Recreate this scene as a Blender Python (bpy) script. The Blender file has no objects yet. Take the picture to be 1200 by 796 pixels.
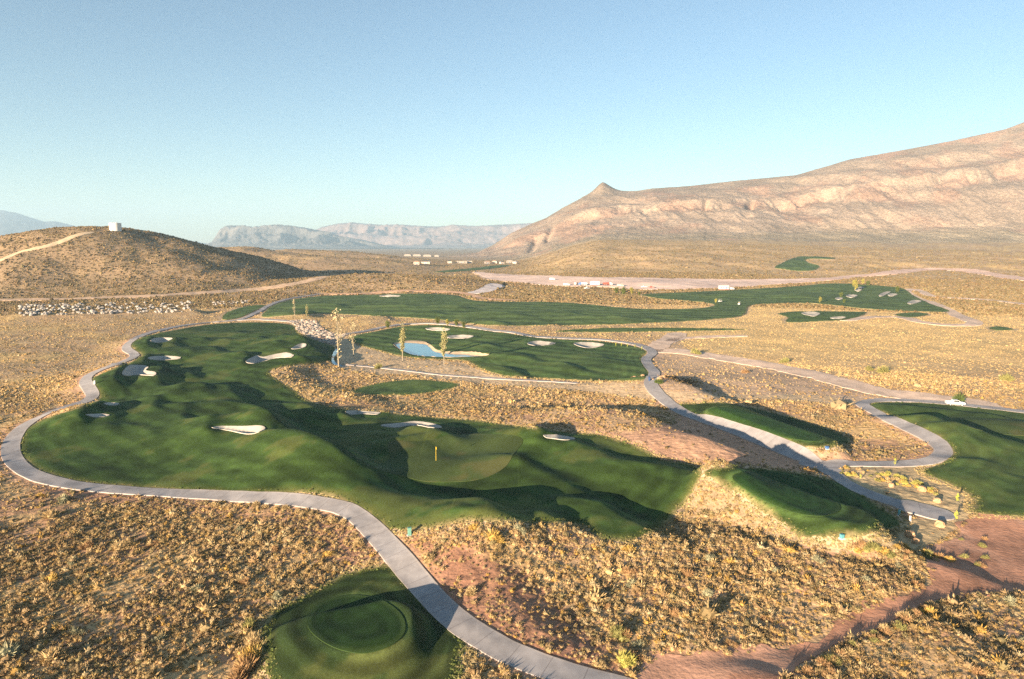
import bpy, math, random
import numpy as np

rng = np.random.default_rng(7)
random.seed(7)
scene = bpy.context.scene
COL = scene.collection
CAMZ = 37.0
F = 800.0
HY = 288.0                       # horizon row of the photograph
PITCH = math.atan((398 - HY) / F)
SUN_EL, SUN_AZ = math.radians(9.2), math.radians(38)     # light travels towards +38 deg right of the view

# ------------------------------------------------------------------ noise
def _hash(ix, iy, seed):
    h = (ix.astype(np.int64) * 374761393 + iy.astype(np.int64) * 668265263 + seed * 1442695041) & 0xffffffff
    h = ((h ^ (h >> 13)) * 1274126177) & 0xffffffff
    return ((h ^ (h >> 16)) & 0xffffff) / float(0xffffff)

def vnoise(x, y, seed=0):
    ix, iy = np.floor(x), np.floor(y)
    fx, fy = x - ix, y - iy
    fx = fx * fx * fx * (fx * (fx * 6 - 15) + 10); fy = fy * fy * fy * (fy * (fy * 6 - 15) + 10)
    a = _hash(ix, iy, seed); b = _hash(ix + 1, iy, seed); c = _hash(ix, iy + 1, seed); d = _hash(ix + 1, iy + 1, seed)
    return (a * (1 - fx) + b * fx) * (1 - fy) + (c * (1 - fx) + d * fx) * fy - 0.5

def fbm(x, y, seed=0, oct=4, gain=0.5):
    s, a = 0, 1.0
    for k in range(oct):
        s = s + a * vnoise(x * 2 ** k + 17.3 * k, y * 2 ** k - 9.1 * k, seed + k); a *= gain
    return s

def ridged(x, y, seed=0, oct=4):
    s, a = 0, 1.0
    for k in range(oct):
        s = s + a * (1 - np.abs(vnoise(x * 2 ** k, y * 2 ** k, seed + k)) * 4); a *= 0.5
    return s

def sst(a, b, x):
    t = np.clip((x - a) / (b - a), 0, 1); return t * t * (3 - 2 * t)

# ------------------------------------------------------------------ camera rays
cp, sp = math.cos(PITCH), math.sin(PITCH)
def ray(px, py):
    px = np.asarray(px, float); py = np.asarray(py, float)
    dx = (px - 600) / F; dz = -(py - 398) / F
    return dx, cp + dz * sp, -sp + dz * cp

def at_z(px, py, z=0.0):
    dx, dy, dz = ray(px, py)
    t = (z - CAMZ) / dz
    return dx * t, dy * t

# ------------------------------------------------------------------ terrain height
def px2x(p, D): return (np.asarray(p, float) - 600) / F * D
TANK_SIL = np.array([(-400, 300), (-250, 296), (-120, 289), (0, 281), (40, 276), (90, 271), (130, 268.5), (150, 269.5), (170, 273), (200, 281), (240, 291), (280, 301), (310, 311), (335, 322), (352, 332), (390, 330.2)])
TX = px2x(TANK_SIL[:, 0], 700); TZ = np.maximum(CAMZ + (HY - TANK_SIL[:, 1]) * 700 / F, 0); TZ[-1] = 0
def hump(x, y, sil, D, wf, wb):
    sx = px2x([p for p, _ in sil], D); sz = np.array([max(CAMZ + (HY - q) * D / F, 0) for _, q in sil]); sz[0] = min(sz[0], 999)
    c = np.interp(x, sx, sz, left=sz[0] * 0.9, right=0)
    t = np.where(y < D, (D - y) / wf, (y - D) / wb)
    return c * np.where(np.abs(t) < 1, 0.5 + 0.5 * np.cos(np.pi * np.clip(t, -1, 1)), 0)

RIDGES = []     # (x1,y1,x2,y2,h,s)
def ridge(p1, p2, h, s):
    h = h * 0.72
    x1, y1 = at_z(p1[0], p1[1], h); x2, y2 = at_z(p2[0], p2[1], h)
    RIDGES.append((float(x1), float(y1), float(x2), float(y2), h, s))
def seg_dist(x, y, x1, y1, x2, y2):
    vx, vy = x2 - x1, y2 - y1; L = vx * vx + vy * vy + 1e-9
    t = np.clip(((x - x1) * vx + (y - y1) * vy) / L, 0, 1)
    return np.hypot(x - x1 - t * vx, y - y1 - t * vy)
def seg_dw(x, y, x1, y1, x2, y2):
    vx, vy = x2 - x1, y2 - y1; L = vx * vx + vy * vy + 1e-9
    t = np.clip(((x - x1) * vx + (y - y1) * vy) / L, 0, 1)
    qx, qy = x - x1 - t * vx, y - y1 - t * vy
    return np.hypot(qx, qy), qx * math.sin(SUN_AZ) + qy * math.cos(SUN_AZ)
PLAT = []      # flat topped platforms (segment capsule)
def plat(p1, p2, r, h, skirt):
    x1, y1 = at_z(p1[0], p1[1], h); x2, y2 = at_z(p2[0], p2[1], h)
    PLAT.append((float(x1), float(y1), float(x2), float(y2), r, h, skirt))

# banks and mounds that throw the long shadows
ridge((348, 521), (384, 536), 4.0, 4.2)
ridge((384, 536), (432, 556), 2.6, 3.6)
ridge((312, 497), (344, 512), 3.2, 3.8)
ridge((286, 478), (312, 487), 2.6, 3.8)
ridge((262, 455), (268, 463), 2.4, 4.0)
ridge((505, 586), (560, 604), 2.4, 3.0)
ridge((560, 604), (632, 613), 2.5, 3.0)
ridge((700, 597), (742, 622), 2.4, 3.2)
ridge((603, 548), (655, 572), 2.0, 3.2)
ridge((640, 524), (688, 537), 2.2, 3.6)
ridge((478, 512), (500, 507), 2.9, 4.0)
ridge((400, 483), (398, 490), 1.3, 2.6)
ridge((440, 497), (436, 504), 0.9, 2.2)
ridge((628, 513), (622, 520), 1.8, 2.6)
ridge((117, 474), (111, 480), 2.2, 2.8)
ridge((92, 487), (88, 493), 2.0, 2.8)
ridge((130, 483), (122, 500), 1.2, 3.2)
ridge((137, 430), (130, 445), 3.2, 3.4)
ridge((187, 432), (181, 443), 3.0, 3.6)
ridge((170, 417), (165, 425), 2.2, 3.2)
ridge((173, 397), (169, 404), 2.4, 3.6)
ridge((203, 398), (200, 403), 2.0, 4.0)
ridge((205, 412), (218, 411), 1.5, 5)
ridge((266, 415), (280, 417), 1.6, 4)
ridge((243, 499), (236, 509), 2.4, 3.2)
ridge((312, 499), (318, 508), 1.6, 3.0)
ridge((286, 419), (281, 428), 1.8, 3.2)
for (a_, b_, c_, d_, e_) in [(225, 398, 236, 398, 1.5), (240, 408, 250, 410, 1.5), (255, 397, 262, 399, 1.2), (290, 400, 300, 399, 1.6), (300, 392, 309, 392, 1.3), (212, 436, 222, 440, 1.4), (232, 452, 236, 460, 1.5), (205, 462, 214, 458, 1.5), (180, 470, 176, 480, 1.6), (215, 480, 210, 492, 1.3), (160, 505, 172, 512, 1.0), (320, 410, 326, 414, 1.4), (352, 478, 362, 484, 1.4), (380, 356, 390, 356, 2.2), (455, 356, 470, 357, 2.2), (520, 358, 535, 359, 2.2), (580, 366, 596, 367, 2.0), (650, 366, 664, 366, 2.0), (740, 371, 752, 371, 1.8), (560, 402, 570, 404, 1.3), (600, 415, 610, 417, 1.2), (655, 425, 668, 430, 1.2), (700, 415, 708, 420, 1.0), (585, 430, 600, 434, 1.4), (860, 344, 880, 343, 2.5), (930, 346, 945, 345, 2.5), (1110, 530, 1125, 522, 0.9), (1150, 545, 1160, 555, 0.8)]:
    ridge((a_, b_), (c_, d_), e_, 2.6 if b_ > 420 else (3.4 if b_ > 380 else 6.0))
ridge((330, 391), (352, 400), 3.2, 5.5)
ridge((352, 400), (372, 414), 3.6, 5.5)
ridge((332, 430), (352, 424), 3.4, 5.0)
ridge((268, 388), (276, 388), 1.4, 5)
ridge((772, 556), (826, 566), 3.0, 3.6)
ridge((1050, 488), (1085, 494), 1.7, 3.2)
ridge((1085, 494), (1120, 505), 2.1, 3.2)
ridge((1120, 508), (1190, 520), 1.7, 3.0)
ridge((1120, 492), (1200, 496), 1.2, 3.0)
ridge((1060, 475), (1160, 486), 1.0, 2.6)
ridge((350, 366), (360, 364), 3.4, 7)
ridge((422, 372), (442, 371), 2.2, 7)
ridge((485, 366), (500, 365), 2.0, 8)
ridge((530, 377), (570, 378), 2.4, 7)
ridge((700, 371), (712, 371), 2.2, 7)
ridge((610, 379), (640, 380), 1.8, 8)
ridge((775, 440), (790, 446), 4.6, 5.2)
ridge((640, 487), (735, 500), 2.4, 9)
ridge((735, 490), (800, 520), 3.0, 6.5)
ridge((860, 533), (930, 548), 1.6, 4.0)
ridge((350, 452), (420, 470), 1.6, 8)
ridge((640, 640), (760, 700), 0.9, 6)
ridge((560, 660), (600, 720), 1.3, 3.5)
ridge((860, 640), (960, 655), 1.6, 5)
ridge((1060, 655), (1130, 668), 0.9, 1.8)
ridge((940, 805), (1075, 736), 1.1, 2.6)
ridge((30, 368), (225, 362), 3.2, 6)
plat((388, 738), (444, 730), 3.0, 1.75, 4.4)
plat((868, 570), (985, 604), 3.6, 3.2, 4.8)
plat((858, 480), (955, 515), 3.2, 2.0, 3.8)
plat((480, 542), (580, 532), 7.5, 0.6, 5.0)
ridge((560, 630), (600, 640), 1.4, 3.0)
RID = list(RIDGES)

def h0(x, y):
    r = np.hypot(x, y)
    a = x / np.maximum(y, 60)
    w = sst(0.0, 0.14, a)
    z = w * (4.0 * sst(450, 750, y) + 26.0 * sst(730, 1080, y) * (0.55 + 0.45 * sst(0.72, 0.1, a)) )
    # right hand far slope that climbs to the mountain foot
    z = z + w * 26 * sst(1100, 1900, y)
    fy = np.where(y > 0, 1, 0)
    t = np.where(y < 700, (700 - y) / 250, (y - 700) / 260)
    hb = np.where(np.abs(t) < 1, 0.5 + 0.5 * np.cos(np.pi * np.clip(t, -1, 1)), 0)
    hill = np.interp(x, TX, TZ, left=20, right=0) * hb * fy
    z = z + hill
    z = z + fy * hump(x, y, [(120, 292), (250, 291), (300, 289.5), (350, 296), (400, 300), (450, 303), (520, 312), (575, 313.5)], 1150, 200, 200)
    z = z + fy * hump(x, y, [(250, 300), (330, 292), (360, 291.5), (400, 294.5), (440, 299), (480, 303), (530, 306), (560, 308)], 1480, 190, 260)
    z = z + fy * hump(x, y, [(270, 338), (330, 325), (380, 320.5), (440, 319), (500, 322), (545, 327), (590, 333)], 640, 120, 70)
    for (x1, y1, x2, y2, h, s) in RID:
        m = (np.abs(x - (x1 + x2) / 2) < abs(x2 - x1) / 2 + 6 * s) & (np.abs(y - (y1 + y2) / 2) < abs(y2 - y1) / 2 + 6 * s)
        if m.any():
            d, w = seg_dw(x[m], y[m], x1, y1, x2, y2)
            se = s * (2.1 - 1.4 * sst(-0.5, 0.5, w / (d + 0.6)))
            z[m] = z[m] + h * np.exp(-(d / se) ** 2 / 2)
    for (x1, y1, x2, y2, rr, h, sk) in PLAT:
        m = (np.abs(x - (x1 + x2) / 2) < abs(x2 - x1) / 2 + rr + sk + 2) & (np.abs(y - (y1 + y2) / 2) < abs(y2 - y1) / 2 + rr + sk + 2)
        if m.any():
            d, w = seg_dw(x[m], y[m], x1, y1, x2, y2)
            ske = sk * (1.25 - 0.75 * sst(-0.5, 0.6, w / (d + 0.6)))
            z[m] = z[m] + h * sst(0, 1, 1 - (d - rr) / ske)
    near = sst(25, 60, r)
    z = z + near * (0.55 * fbm(x / 34, y / 34, 3, 3) * 1.3 + 0.22 * fbm(x / 6, y / 6, 11, 3))
    far = sst(420, 620, r) * sst(3000, 2000, r)
    z = z + far * (7.0 * fbm(x / 110, y / 110, 21, 4) + 1.2 * fbm(x / 22, y / 22, 31, 3)) * (0.35 + 0.65 * sst(2, 14, z))
    return z

def cast(px, py):
    """points where the rays meet the terrain h0"""
    px = np.atleast_1d(np.asarray(px, float)); py = np.atleast_1d(np.asarray(py, float))
    dx, dy, dz = ray(px, py)
    ts = np.exp(np.linspace(math.log(35), math.log(9000), 1500))
    hit = np.full(px.shape, np.nan)
    prev = None
    T = ts[None, :]
    X = dx[:, None] * T; Y = dy[:, None] * T; Z = CAMZ + dz[:, None] * T
    H = h0(X.ravel(), Y.ravel()).reshape(X.shape)
    below = Z < H
    idx = np.argmax(below, axis=1)
    idx = np.where(below.any(axis=1), idx, len(ts) - 1)
    idx = np.maximum(idx, 1)
    k = np.arange(len(px))
    g1 = (Z - H)[k, idx]; g0 = (Z - H)[k, idx - 1]
    f = np.clip(g0 / (g0 - g1 + 1e-9), 0, 1)
    t = ts[idx - 1] * (1 - f) + ts[idx] * f
    return dx * t, dy * t

def smooth(pts, n=5, closed=True):
    P = np.array(pts, float)
    out = []
    N = len(P)
    rngi = range(N) if closed else range(N - 1)
    for i in rngi:
        if closed: p0, p1, p2, p3 = P[(i - 1) % N], P[i], P[(i + 1) % N], P[(i + 2) % N]
        else: p0, p1, p2, p3 = P[max(i - 1, 0)], P[i], P[i + 1], P[min(i + 2, N - 1)]
        for k in range(n):
            t = k / n
            out.append(0.5 * ((2 * p1) + (-p0 + p2) * t + (2 * p0 - 5 * p1 + 4 * p2 - p3) * t * t + (-p0 + 3 * p1 - 3 * p2 + p3) * t ** 3))
    if not closed: out.append(P[-1])
    return np.array(out)

def world(pts, n=5, closed=True):
    s = smooth(pts, n, closed)
    x, y = cast(s[:, 0], s[:, 1])
    return np.stack([x, y], 1)

# ------------------------------------------------------------------ outlines (traced from the photograph, cast onto the terrain)
FAIR_MAIN = [(153, 403), (170, 395), (201, 388), (240, 381.5), (280, 378.5), (325, 379), (345, 383), (350, 391), (363, 397), (383, 403.5), (394, 409), (392, 417), (383, 424), (350, 427.6), (325, 431.4), (315, 437.7), (327.6, 447.7), (345, 457.8), (358, 469), (383, 476.6), (405.5, 481.7), (440.7, 484), (476, 487), (513.6, 490.5), (551, 493), (600, 499.5), (637.7, 503.5), (675, 508.5), (705.5, 511), (725.6, 517), (751, 526), (776, 539.5), (800, 543), (815, 548), (824, 556), (818.6, 563), (808.5, 581), (793.5, 600), (776, 616), (761, 624), (738, 633.7), (713, 632.4), (695.5, 626), (683, 615), (650, 613), (622, 614), (600, 611), (576, 611), (538.7, 611), (513.6, 617), (476, 620), (458, 619.5), (440.7, 608.6), (420.6, 597), (395.5, 584), (362.8, 579), (300, 578), (251, 577.5), (201, 574), (150.8, 571), (100.5, 566), (70, 560), (45, 551.5), (30, 540.7), (22.6, 528), (24, 515.6), (32.7, 503), (50, 493), (75.4, 484), (105.5, 474), (118, 466.6), (113, 459), (105.5, 450), (110.6, 442.7), (130.7, 434), (155.8, 424), (166, 416), (157, 410)]
FAIR_UP = [(307.5, 372), (312, 364), (319, 359), (332, 354), (352, 350), (385, 347), (430, 346), (480, 344.5), (530, 346), (545, 350), (560, 353), (600, 354), (650, 354.4), (688, 357), (725.6, 360.7), (763, 362.7), (813.6, 362), (836, 358.8), (830, 355.5), (800, 352.5), (775, 350.5), (752, 345.5), (801, 343), (851, 340.6), (900, 338), (938, 335.5), (975, 332.5), (1013, 334), (1056, 338), (1071, 347), (1092, 357), (1113, 365.5), (1076, 365.5), (1025, 363), (988, 359.4), (950, 355.6), (900, 356.4), (878, 359), (871, 370), (838, 374.3), (801, 377), (751, 379.3), (713, 380.8), (675, 381.3), (600, 382), (564, 380.8), (521, 375.7), (471, 372), (420.6, 369.4), (375, 367.7), (338, 370)]
FAIR_MID = [(410, 397), (418, 393), (440.7, 388.8), (471, 383.2), (513.6, 381.5), (551, 385.5), (600, 392), (637.7, 397), (688, 399.5), (720.6, 402.5), (745.7, 407), (758, 412), (753, 418), (753, 422), (760, 432.7), (761, 440), (750.8, 446), (700.5, 446.5), (662.8, 445), (600, 441.5), (578, 437), (563, 432), (552, 425), (538, 422), (505, 421), (471, 417.6), (440.7, 410), (420.6, 404)]
FAIR_RIGHT = [(1017, 476.6), (1031, 472), (1076, 472.5), (1126, 476), (1200, 484.5), (1290, 492), (1330, 540), (1290, 608), (1200, 605), (1165, 603), (1141, 600), (1143.7, 586), (1126, 573.4), (1101, 563.3), (1081, 552), (1101, 544.5), (1116, 533), (1113.6, 523), (1096, 510.6), (1063, 496.7), (1035.7, 484)]
TEE_LOW = [(307, 752), (310, 733), (322, 717), (350, 701.5), (383, 684), (400.5, 674), (430.6, 666.4), (461, 664), (476, 679), (501, 706.6), (521, 727), (549, 752), (541, 769), (534, 800), (480, 840), (380, 850), (322, 810)]
TEE_RIGHT = [(824, 556), (835, 550), (880, 549), (940, 556), (985, 566), (1010, 580), (1036, 597), (1057, 613), (1040, 622), (1000, 628.5), (950, 629.5), (925, 618), (900, 603), (875, 585), (850, 569), (836, 562)]
TEE_MID = [(791, 475.4), (826, 473), (851, 473), (900, 483), (950, 496.7), (988, 510.6), (996.7, 516.8), (983, 522.6), (950, 525), (925, 520.6), (900, 513), (876, 506.8), (838.7, 494), (806, 483)]
PATCHES = [
 ([(413, 459), (435.7, 451.5), (476, 445.6), (513.6, 447.2), (538.7, 451.5), (513.6, 459), (471, 463.3), (430.6, 462.8)], 'small oval of green turf in the scrub between the fairway and the wash'),
 ([(650, 389), (700.5, 385.3), (776, 384.5), (876, 386.4), (826, 388), (725.6, 389.7)], 'thin strip of green turf in the dry field behind the striped fairway'),
 ([(911, 368), (937.7, 365.3), (1000.5, 365.7), (1015.6, 366.8), (995.5, 374.5), (962.8, 376.8), (922.6, 378), (923, 372)], 'green turf lens holding two pale bunkers below the far right fairway'),
 ([(1051, 368), (1076, 366.6), (1088, 369), (1068, 372.3), (1053, 370.9)], 'tiny green turf patch beside the pale road at far right'),
 ([(1158.8, 384.5), (1171, 382.8), (1189, 386.7), (1166, 387.4)], 'lone sliver of turf at the right edge of the dry field'),
 ([(907.5, 313.3), (930, 302.5), (945, 300.8), (978, 302.2), (973, 304), (956, 303.5), (944, 304.5), (948, 308.5), (960, 311.7), (955, 316.7), (937.7, 318), (920, 316)], 'farthest green turf patch near the foot of the right mountain'),
 ([(511, 318.5), (550, 314.8), (580, 311.4), (598, 311.3), (577, 315), (550, 317.5), (520, 319.5)], 'distant narrow green strip in front of the far houses'),
 ([(261, 375), (265, 367), (289, 359.4), (311, 358), (300, 364), (281, 372.5)], 'small turf wedge between the cart path bend and the boulder pile'),
]
GREEN = [(456, 519), (488, 519), (513, 515.5), (526, 511), (560, 510), (599, 511.5), (613, 518), (602, 534), (592, 549), (572, 560), (548, 565.5), (510, 566.5), (493, 565), (465, 558), (440, 551), (444, 546), (457, 539)]
GREEN_R = [(1132, 500), (1150, 492.5), (1180, 493), (1230, 498), (1240, 510), (1200, 512), (1160, 508)]
TOP_LOW = [(360, 734), (368, 715), (392, 703), (420, 700), (448, 706), (470, 722), (475, 741), (462, 757), (430, 768), (398, 764), (372, 750)]
TOP_RIGHT = [(858, 562), (872, 555), (900, 554), (930, 560), (958, 574), (980, 590), (984, 600), (965, 607), (935, 604), (905, 593), (880, 579)]
TOP_MID = [(828, 482), (850, 479), (885, 487), (925, 500), (960, 513), (955, 519), (925, 515), (885, 503), (850, 492)]
BUNK = [
 [(176, 401), (184, 397.6), (200, 397.6), (202, 399), (194, 402), (184, 403)],
 [(173, 421.6), (182, 419), (200, 419), (214, 421), (200, 423), (184, 423.6)],
 [(143, 440), (151, 430.5), (166, 429.5), (174, 432), (171, 436), (182, 438), (181, 442), (162, 441), (151, 442)],
 [(121, 475.5), (130, 474), (140, 475), (134, 477.2)],
 [(97, 489), (108, 487.5), (124, 487.6), (129, 489.5), (115, 491)],
 [(247.6, 503.5), (260, 501.8), (285, 502), (305, 501.3), (311, 505), (300, 510), (288, 511), (268, 506.8)],
 [(288, 425.6), (300, 418.5), (308, 420), (326, 416), (338, 415.2), (344, 419.6), (324, 421), (312, 424), (298, 427.5)],
 [(341, 410.3), (352, 404.3), (359, 405), (356, 409)],
 [(404.7, 484.5), (413.5, 482.8), (432, 484), (446, 485.2), (441, 487.6), (424, 487), (411, 488)],
 [(445, 500.5), (471, 497.7), (486, 496), (504, 498), (518, 502.5), (509, 503.8), (484, 500.5), (464, 503.2)],
 [(633.5, 513.8), (650, 512), (674, 516), (662, 518)],
 [(618, 403.5), (630, 401), (651, 403.4), (642, 405.8), (624, 406)],
 [(672, 404), (688, 402.4), (708, 405), (700, 408.4), (685, 408.8)],
 [(498, 386.6), (512, 385), (529, 387.6), (514, 388.8)],
 [(524, 395.5), (540, 393.8), (555, 395.2), (548, 397.6), (527, 397.4)],
 [(444, 347.6), (455, 346.6), (470, 347.6), (456, 348.6)],
 [(991, 348), (997, 346.2), (1005, 347.6), (998, 349.6)],
 [(978.5, 350.8), (984, 349.6), (988, 351.2), (983, 352.3)],
 [(1001, 340.8), (1005, 339.6), (1010, 341), (1005, 342)],
 [(1005, 338.2), (1009, 337), (1013, 338), (1009, 339)],
 [(1029.5, 347.4), (1036, 343.6), (1043.5, 342.8), (1041, 345), (1035, 347.8)],
 [(1040, 347), (1046, 345), (1052, 346.2), (1046, 348)],
 [(1063, 356.2), (1071, 352.8), (1080, 354.3), (1068.5, 357.4)],
 [(972, 374), (981, 372.4), (992, 373), (983, 374.8)],
 [(939, 368.2), (950.5, 366.4), (961, 368.8), (953, 371.8)],
]
POND = [(464.6, 402.9), (476, 401.6), (496, 402.5), (503.5, 406.5), (510, 411), (526, 413.6), (551, 414), (571, 415.6), (546, 418), (516, 418), (488.4, 416), (476, 411.5), (467, 406.5)]
PONDRIM = [(461, 403), (476, 399.8), (499, 400.8), (508, 405.5), (514, 410.5), (530, 412.2), (556, 412.4), (578, 415.6), (548, 419.6), (514, 419.4), (486, 417.4), (473, 412.5), (464, 407)]

PATHS = [
 ('main', [(780, 822), (742, 811), (708, 801.5), (675, 793), (640, 782.5), (600, 767), (571, 751), (541, 732), (513.5, 708), (488.5, 680.5), (466, 653.5), (441, 625.5), (420, 606), (403, 596.5), (375, 590.5), (338, 585.8), (300, 583.3), (251, 581), (201, 578.5), (150.8, 575.2), (100.5, 571), (62.8, 564.6), (37.7, 556.5), (20, 544.5), (12.6, 530.7), (15, 515.6), (27.6, 500.5), (50, 488), (75.4, 478.5), (98, 471.6), (108.5, 464.5), (104.3, 455.3), (100, 447), (107, 439), (125.6, 431), (145.7, 424), (158, 417), (148, 409), (153, 401), (171, 392), (201, 384.5), (226, 380.3), (256, 377.4), (281.4, 374.8), (300, 367), (317, 357.5), (335, 351.5), (350, 348.6), (375, 345)], 2.9),
 ('right', [(408, 391.5), (430.6, 388), (450.8, 383.5), (476, 380.3), (513.6, 379.6), (551, 383.4), (576, 387.4), (600, 389.7), (625, 394.6), (663, 396.8), (700.5, 398), (725.6, 400.8), (748, 404.8), (762, 410.5), (764, 415.5), (757, 421.5), (761, 430), (767, 437.7), (762, 447.7), (766, 456.5), (776, 466.6), (787, 475.4), (807, 486.7), (838.7, 497), (871.4, 507.5), (900, 518), (925, 528.5), (950, 540.7), (965, 549), (985, 562.5), (1013, 577.5), (1050, 589.5), (1080, 595.5), (1092, 599)], 3.3),
 ('branch', [(962, 546.5), (988, 544), (1025.6, 544.6), (1063, 543.7), (1090, 540.5), (1104.5, 532.5), (1102, 522.5), (1085, 511), (1060.8, 499.6), (1035.7, 488.4), (1015.6, 478.2), (1011, 473.2), (1026, 469.8), (1063, 470), (1113.6, 473.6), (1151, 477.5), (1210, 484)], 2.9),
 ('wash', [(390.5, 421), (398, 426.4), (438, 430.5), (476, 434.6), (513.6, 439.2), (551, 442), (600, 445.2), (630, 446.5), (675, 449.2)], 1.5),
 ('approach', [(345, 377.6), (325, 375.7), (300, 374.5), (281, 375.5)], 3.0),
]
DIRT = [
 ('farroad', [(955, 328), (975, 326.7), (1025.6, 321.7), (1076, 316.7), (1126, 316.7), (1164, 322), (1210, 329)], 26),
 ('hillroad', [(-40, 352.5), (0, 351.9), (75, 350.6), (151, 348), (226, 344.3), (300, 339), (350, 331.8), (380, 324)], 13.0),
 ('hilltop', [(-30, 312), (0, 305.4), (25, 295.3), (62.8, 286.5), (88, 276.5), (105.5, 272.5)], 7.0),
 ('fairway edge', [(375, 345), (425.6, 344.3), (476, 341), (538.7, 343.4), (565, 350), (600, 352)], 9.0),
 ('field', [(993, 375.7), (1020.6, 372), (1056, 372), (1081, 378), (1113.6, 381), (1143, 379.5), (1121, 369.4), (1096, 356.9), (1073, 349.3), (1062, 341.5), (1073, 339.5), (1091, 346.8), (1110, 349), (1160, 352), (1210, 358)], 7.0),
 ('spur', [(763, 412), (775, 403), (786, 397), (793.5, 391.5)], 8.0),
 ('spur2', [(786, 400), (800, 397), (830, 395), (870, 394)], 5.0),
 ('wash road', [(765, 412), (800, 412), (840, 419), (880, 425), (920, 432), (960, 441), (1000, 452), (1040, 461), (1090, 466), (1150, 474)], 8.5),
 ('access', [(558, 343.5), (570, 340), (583, 333.5)], 14.0),
]
YARD = [(556, 319), (600, 322.5), (650, 323.6), (700, 325), (760, 326), (820, 327), (880, 327.5), (940, 326.5), (985, 325), (975, 329), (930, 332.5), (880, 335.5), (830, 338), (770, 340), (730, 338.5), (690, 336.5), (650, 335), (610, 331), (575, 328)]
ROAD_RED = [(740, 830), (745, 800), (765, 772), (790, 763), (830, 765), (860, 762), (900, 757), (950, 747), (1000, 719), (1041, 701.5), (1091, 679), (1086, 660), (1082, 645), (1105, 633), (1120, 624), (1142, 604), (1200, 607), (1300, 612), (1330, 650), (1300, 696), (1200, 694), (1139, 695), (1101, 704), (1056, 724), (1000, 749), (945, 777), (915, 797), (880, 830)]
SALMON = [(700, 509), (760, 504), (790, 492), (800, 486), (830, 497), (870, 510), (905, 525), (930, 535), (950, 545), (930, 550), (880, 546), (830, 541), (780, 541), (750, 527), (722, 516)]
WASHD = [(388, 403), (410, 396), (440, 410), (470, 419), (540, 425), (555, 431), (590, 443), (660, 448.5), (750, 449), (765, 456), (850, 461), (960, 463), (1010, 466), (1000, 475), (940, 470), (860, 468), (800, 470), (740, 466), (700, 460), (600, 452), (540, 447), (480, 440), (420, 436), (398, 430)]
BROAD = [(763, 402), (781, 397), (800, 396), (800, 408), (850, 416), (900, 426), (950, 434), (1000, 445), (1040, 458), (1010, 470), (950, 462), (900, 463), (850, 462), (800, 460), (775, 455), (765, 442), (768, 425)]
LANDSC = [(964, 548), (988, 546), (1063, 546), (1082, 553), (1101, 564), (1126, 574), (1143, 587), (1141, 601), (1118, 622), (1085, 640), (1050, 642), (1000, 638), (940, 636), (925, 620), (950, 630), (1000, 630), (1045, 622), (1057, 610), (1100, 604), (1060, 590), (1010, 575)]
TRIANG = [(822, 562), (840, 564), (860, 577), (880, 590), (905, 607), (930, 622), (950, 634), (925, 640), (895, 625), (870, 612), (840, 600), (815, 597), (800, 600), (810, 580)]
REDSOIL = [(470, 622), (520, 632), (560, 640), (600, 665), (640, 700), (690, 740), (740, 790), (680, 790), (630, 775), (580, 750), (540, 722), (500, 680)]
REDSOIL2 = [(300, 598), (360, 603), (410, 618), (450, 655), (480, 690), (455, 660), (400, 665), (390, 640), (330, 620), (250, 610), (100, 590), (40, 580), (60, 570), (200, 585)]
CREEKROCK = [(338, 377), (345, 375.2), (352, 375), (370, 376), (375, 383), (383, 388), (400, 391.5), (408, 392.5), (397, 397.5), (396, 403), (385.5, 403.4), (373, 401), (363, 394.5), (348, 388.7), (346.5, 382)]
CREEKWATER = [(393.5, 407), (396, 409.5), (394, 413.5), (391.5, 417), (392, 421), (396, 425), (404, 427.4), (398, 428.2), (390.5, 424.6), (388.5, 420), (389.5, 414)]
LUSH = []

# ------------------------------------------------------------------ base grid (polar, finer where the ground is near)
az_d = np.radians(np.linspace(-47, 47, 1150))
az = np.concatenate([np.radians(np.linspace(-180, -48, 34))[1:], az_d, np.radians(np.linspace(48, 180, 34))])
rr = [0.5]
r = 30.0; rr += [8, 16, 23]
while r < 1500: rr.append(r); r *= 1.0062
while r < 15000: rr.append(r); r *= 1.03
rr = np.array(rr)
NR, NC = len(rr), len(az)
lim = np.interp(np.abs(np.degrees(az)), [0, 53, 68, 180], [15000, 15000, 620, 620])
RG = np.where(rr[:, None] > 600, 600 + (rr[:, None] - 600) * ((lim[None, :] - 600) / (15000 - 600)), rr[:, None])
GX = RG * np.sin(az)[None, :]; GY = RG * np.cos(az)[None, :]
PXY = np.stack([GX.ravel(), GY.ravel()], 1)
NV = len(PXY)
BIG = 1e3

def poly_sdf(P, pts, margin=12.0):
    """signed distance (negative inside) of points pts to polygon P, BIG beyond margin"""
    lo = P.min(0) - margin; hi = P.max(0) + margin
    out = np.full(len(pts), BIG)
    m = np.where((pts[:, 0] > lo[0]) & (pts[:, 0] < hi[0]) & (pts[:, 1] > lo[1]) & (pts[:, 1] < hi[1]))[0]
    A = P; B = np.roll(P, -1, 0)
    for c in range(0, len(m), 20000):
        q = pts[m[c:c + 20000]]
        d2 = np.full(len(q), 1e12); ins = np.zeros(len(q), bool)
        for a, b in zip(A, B):
            v = b - a; L = v @ v + 1e-12
            w = q - a; t = np.clip((w @ v) / L, 0, 1)
            e = w - t[:, None] * v; dd = (e * e).sum(1); np.minimum(d2, dd, out=d2)
            cr = (a[1] > q[:, 1]) != (b[1] > q[:, 1])
            xs = (b[0] - a[0]) * (q[:, 1] - a[1]) / (b[1] - a[1] + 1e-12) + a[0]
            ins ^= cr & (q[:, 0] < xs)
        out[m[c:c + 20000]] = np.sqrt(d2) * np.where(ins, -1, 1)
    return out

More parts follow.
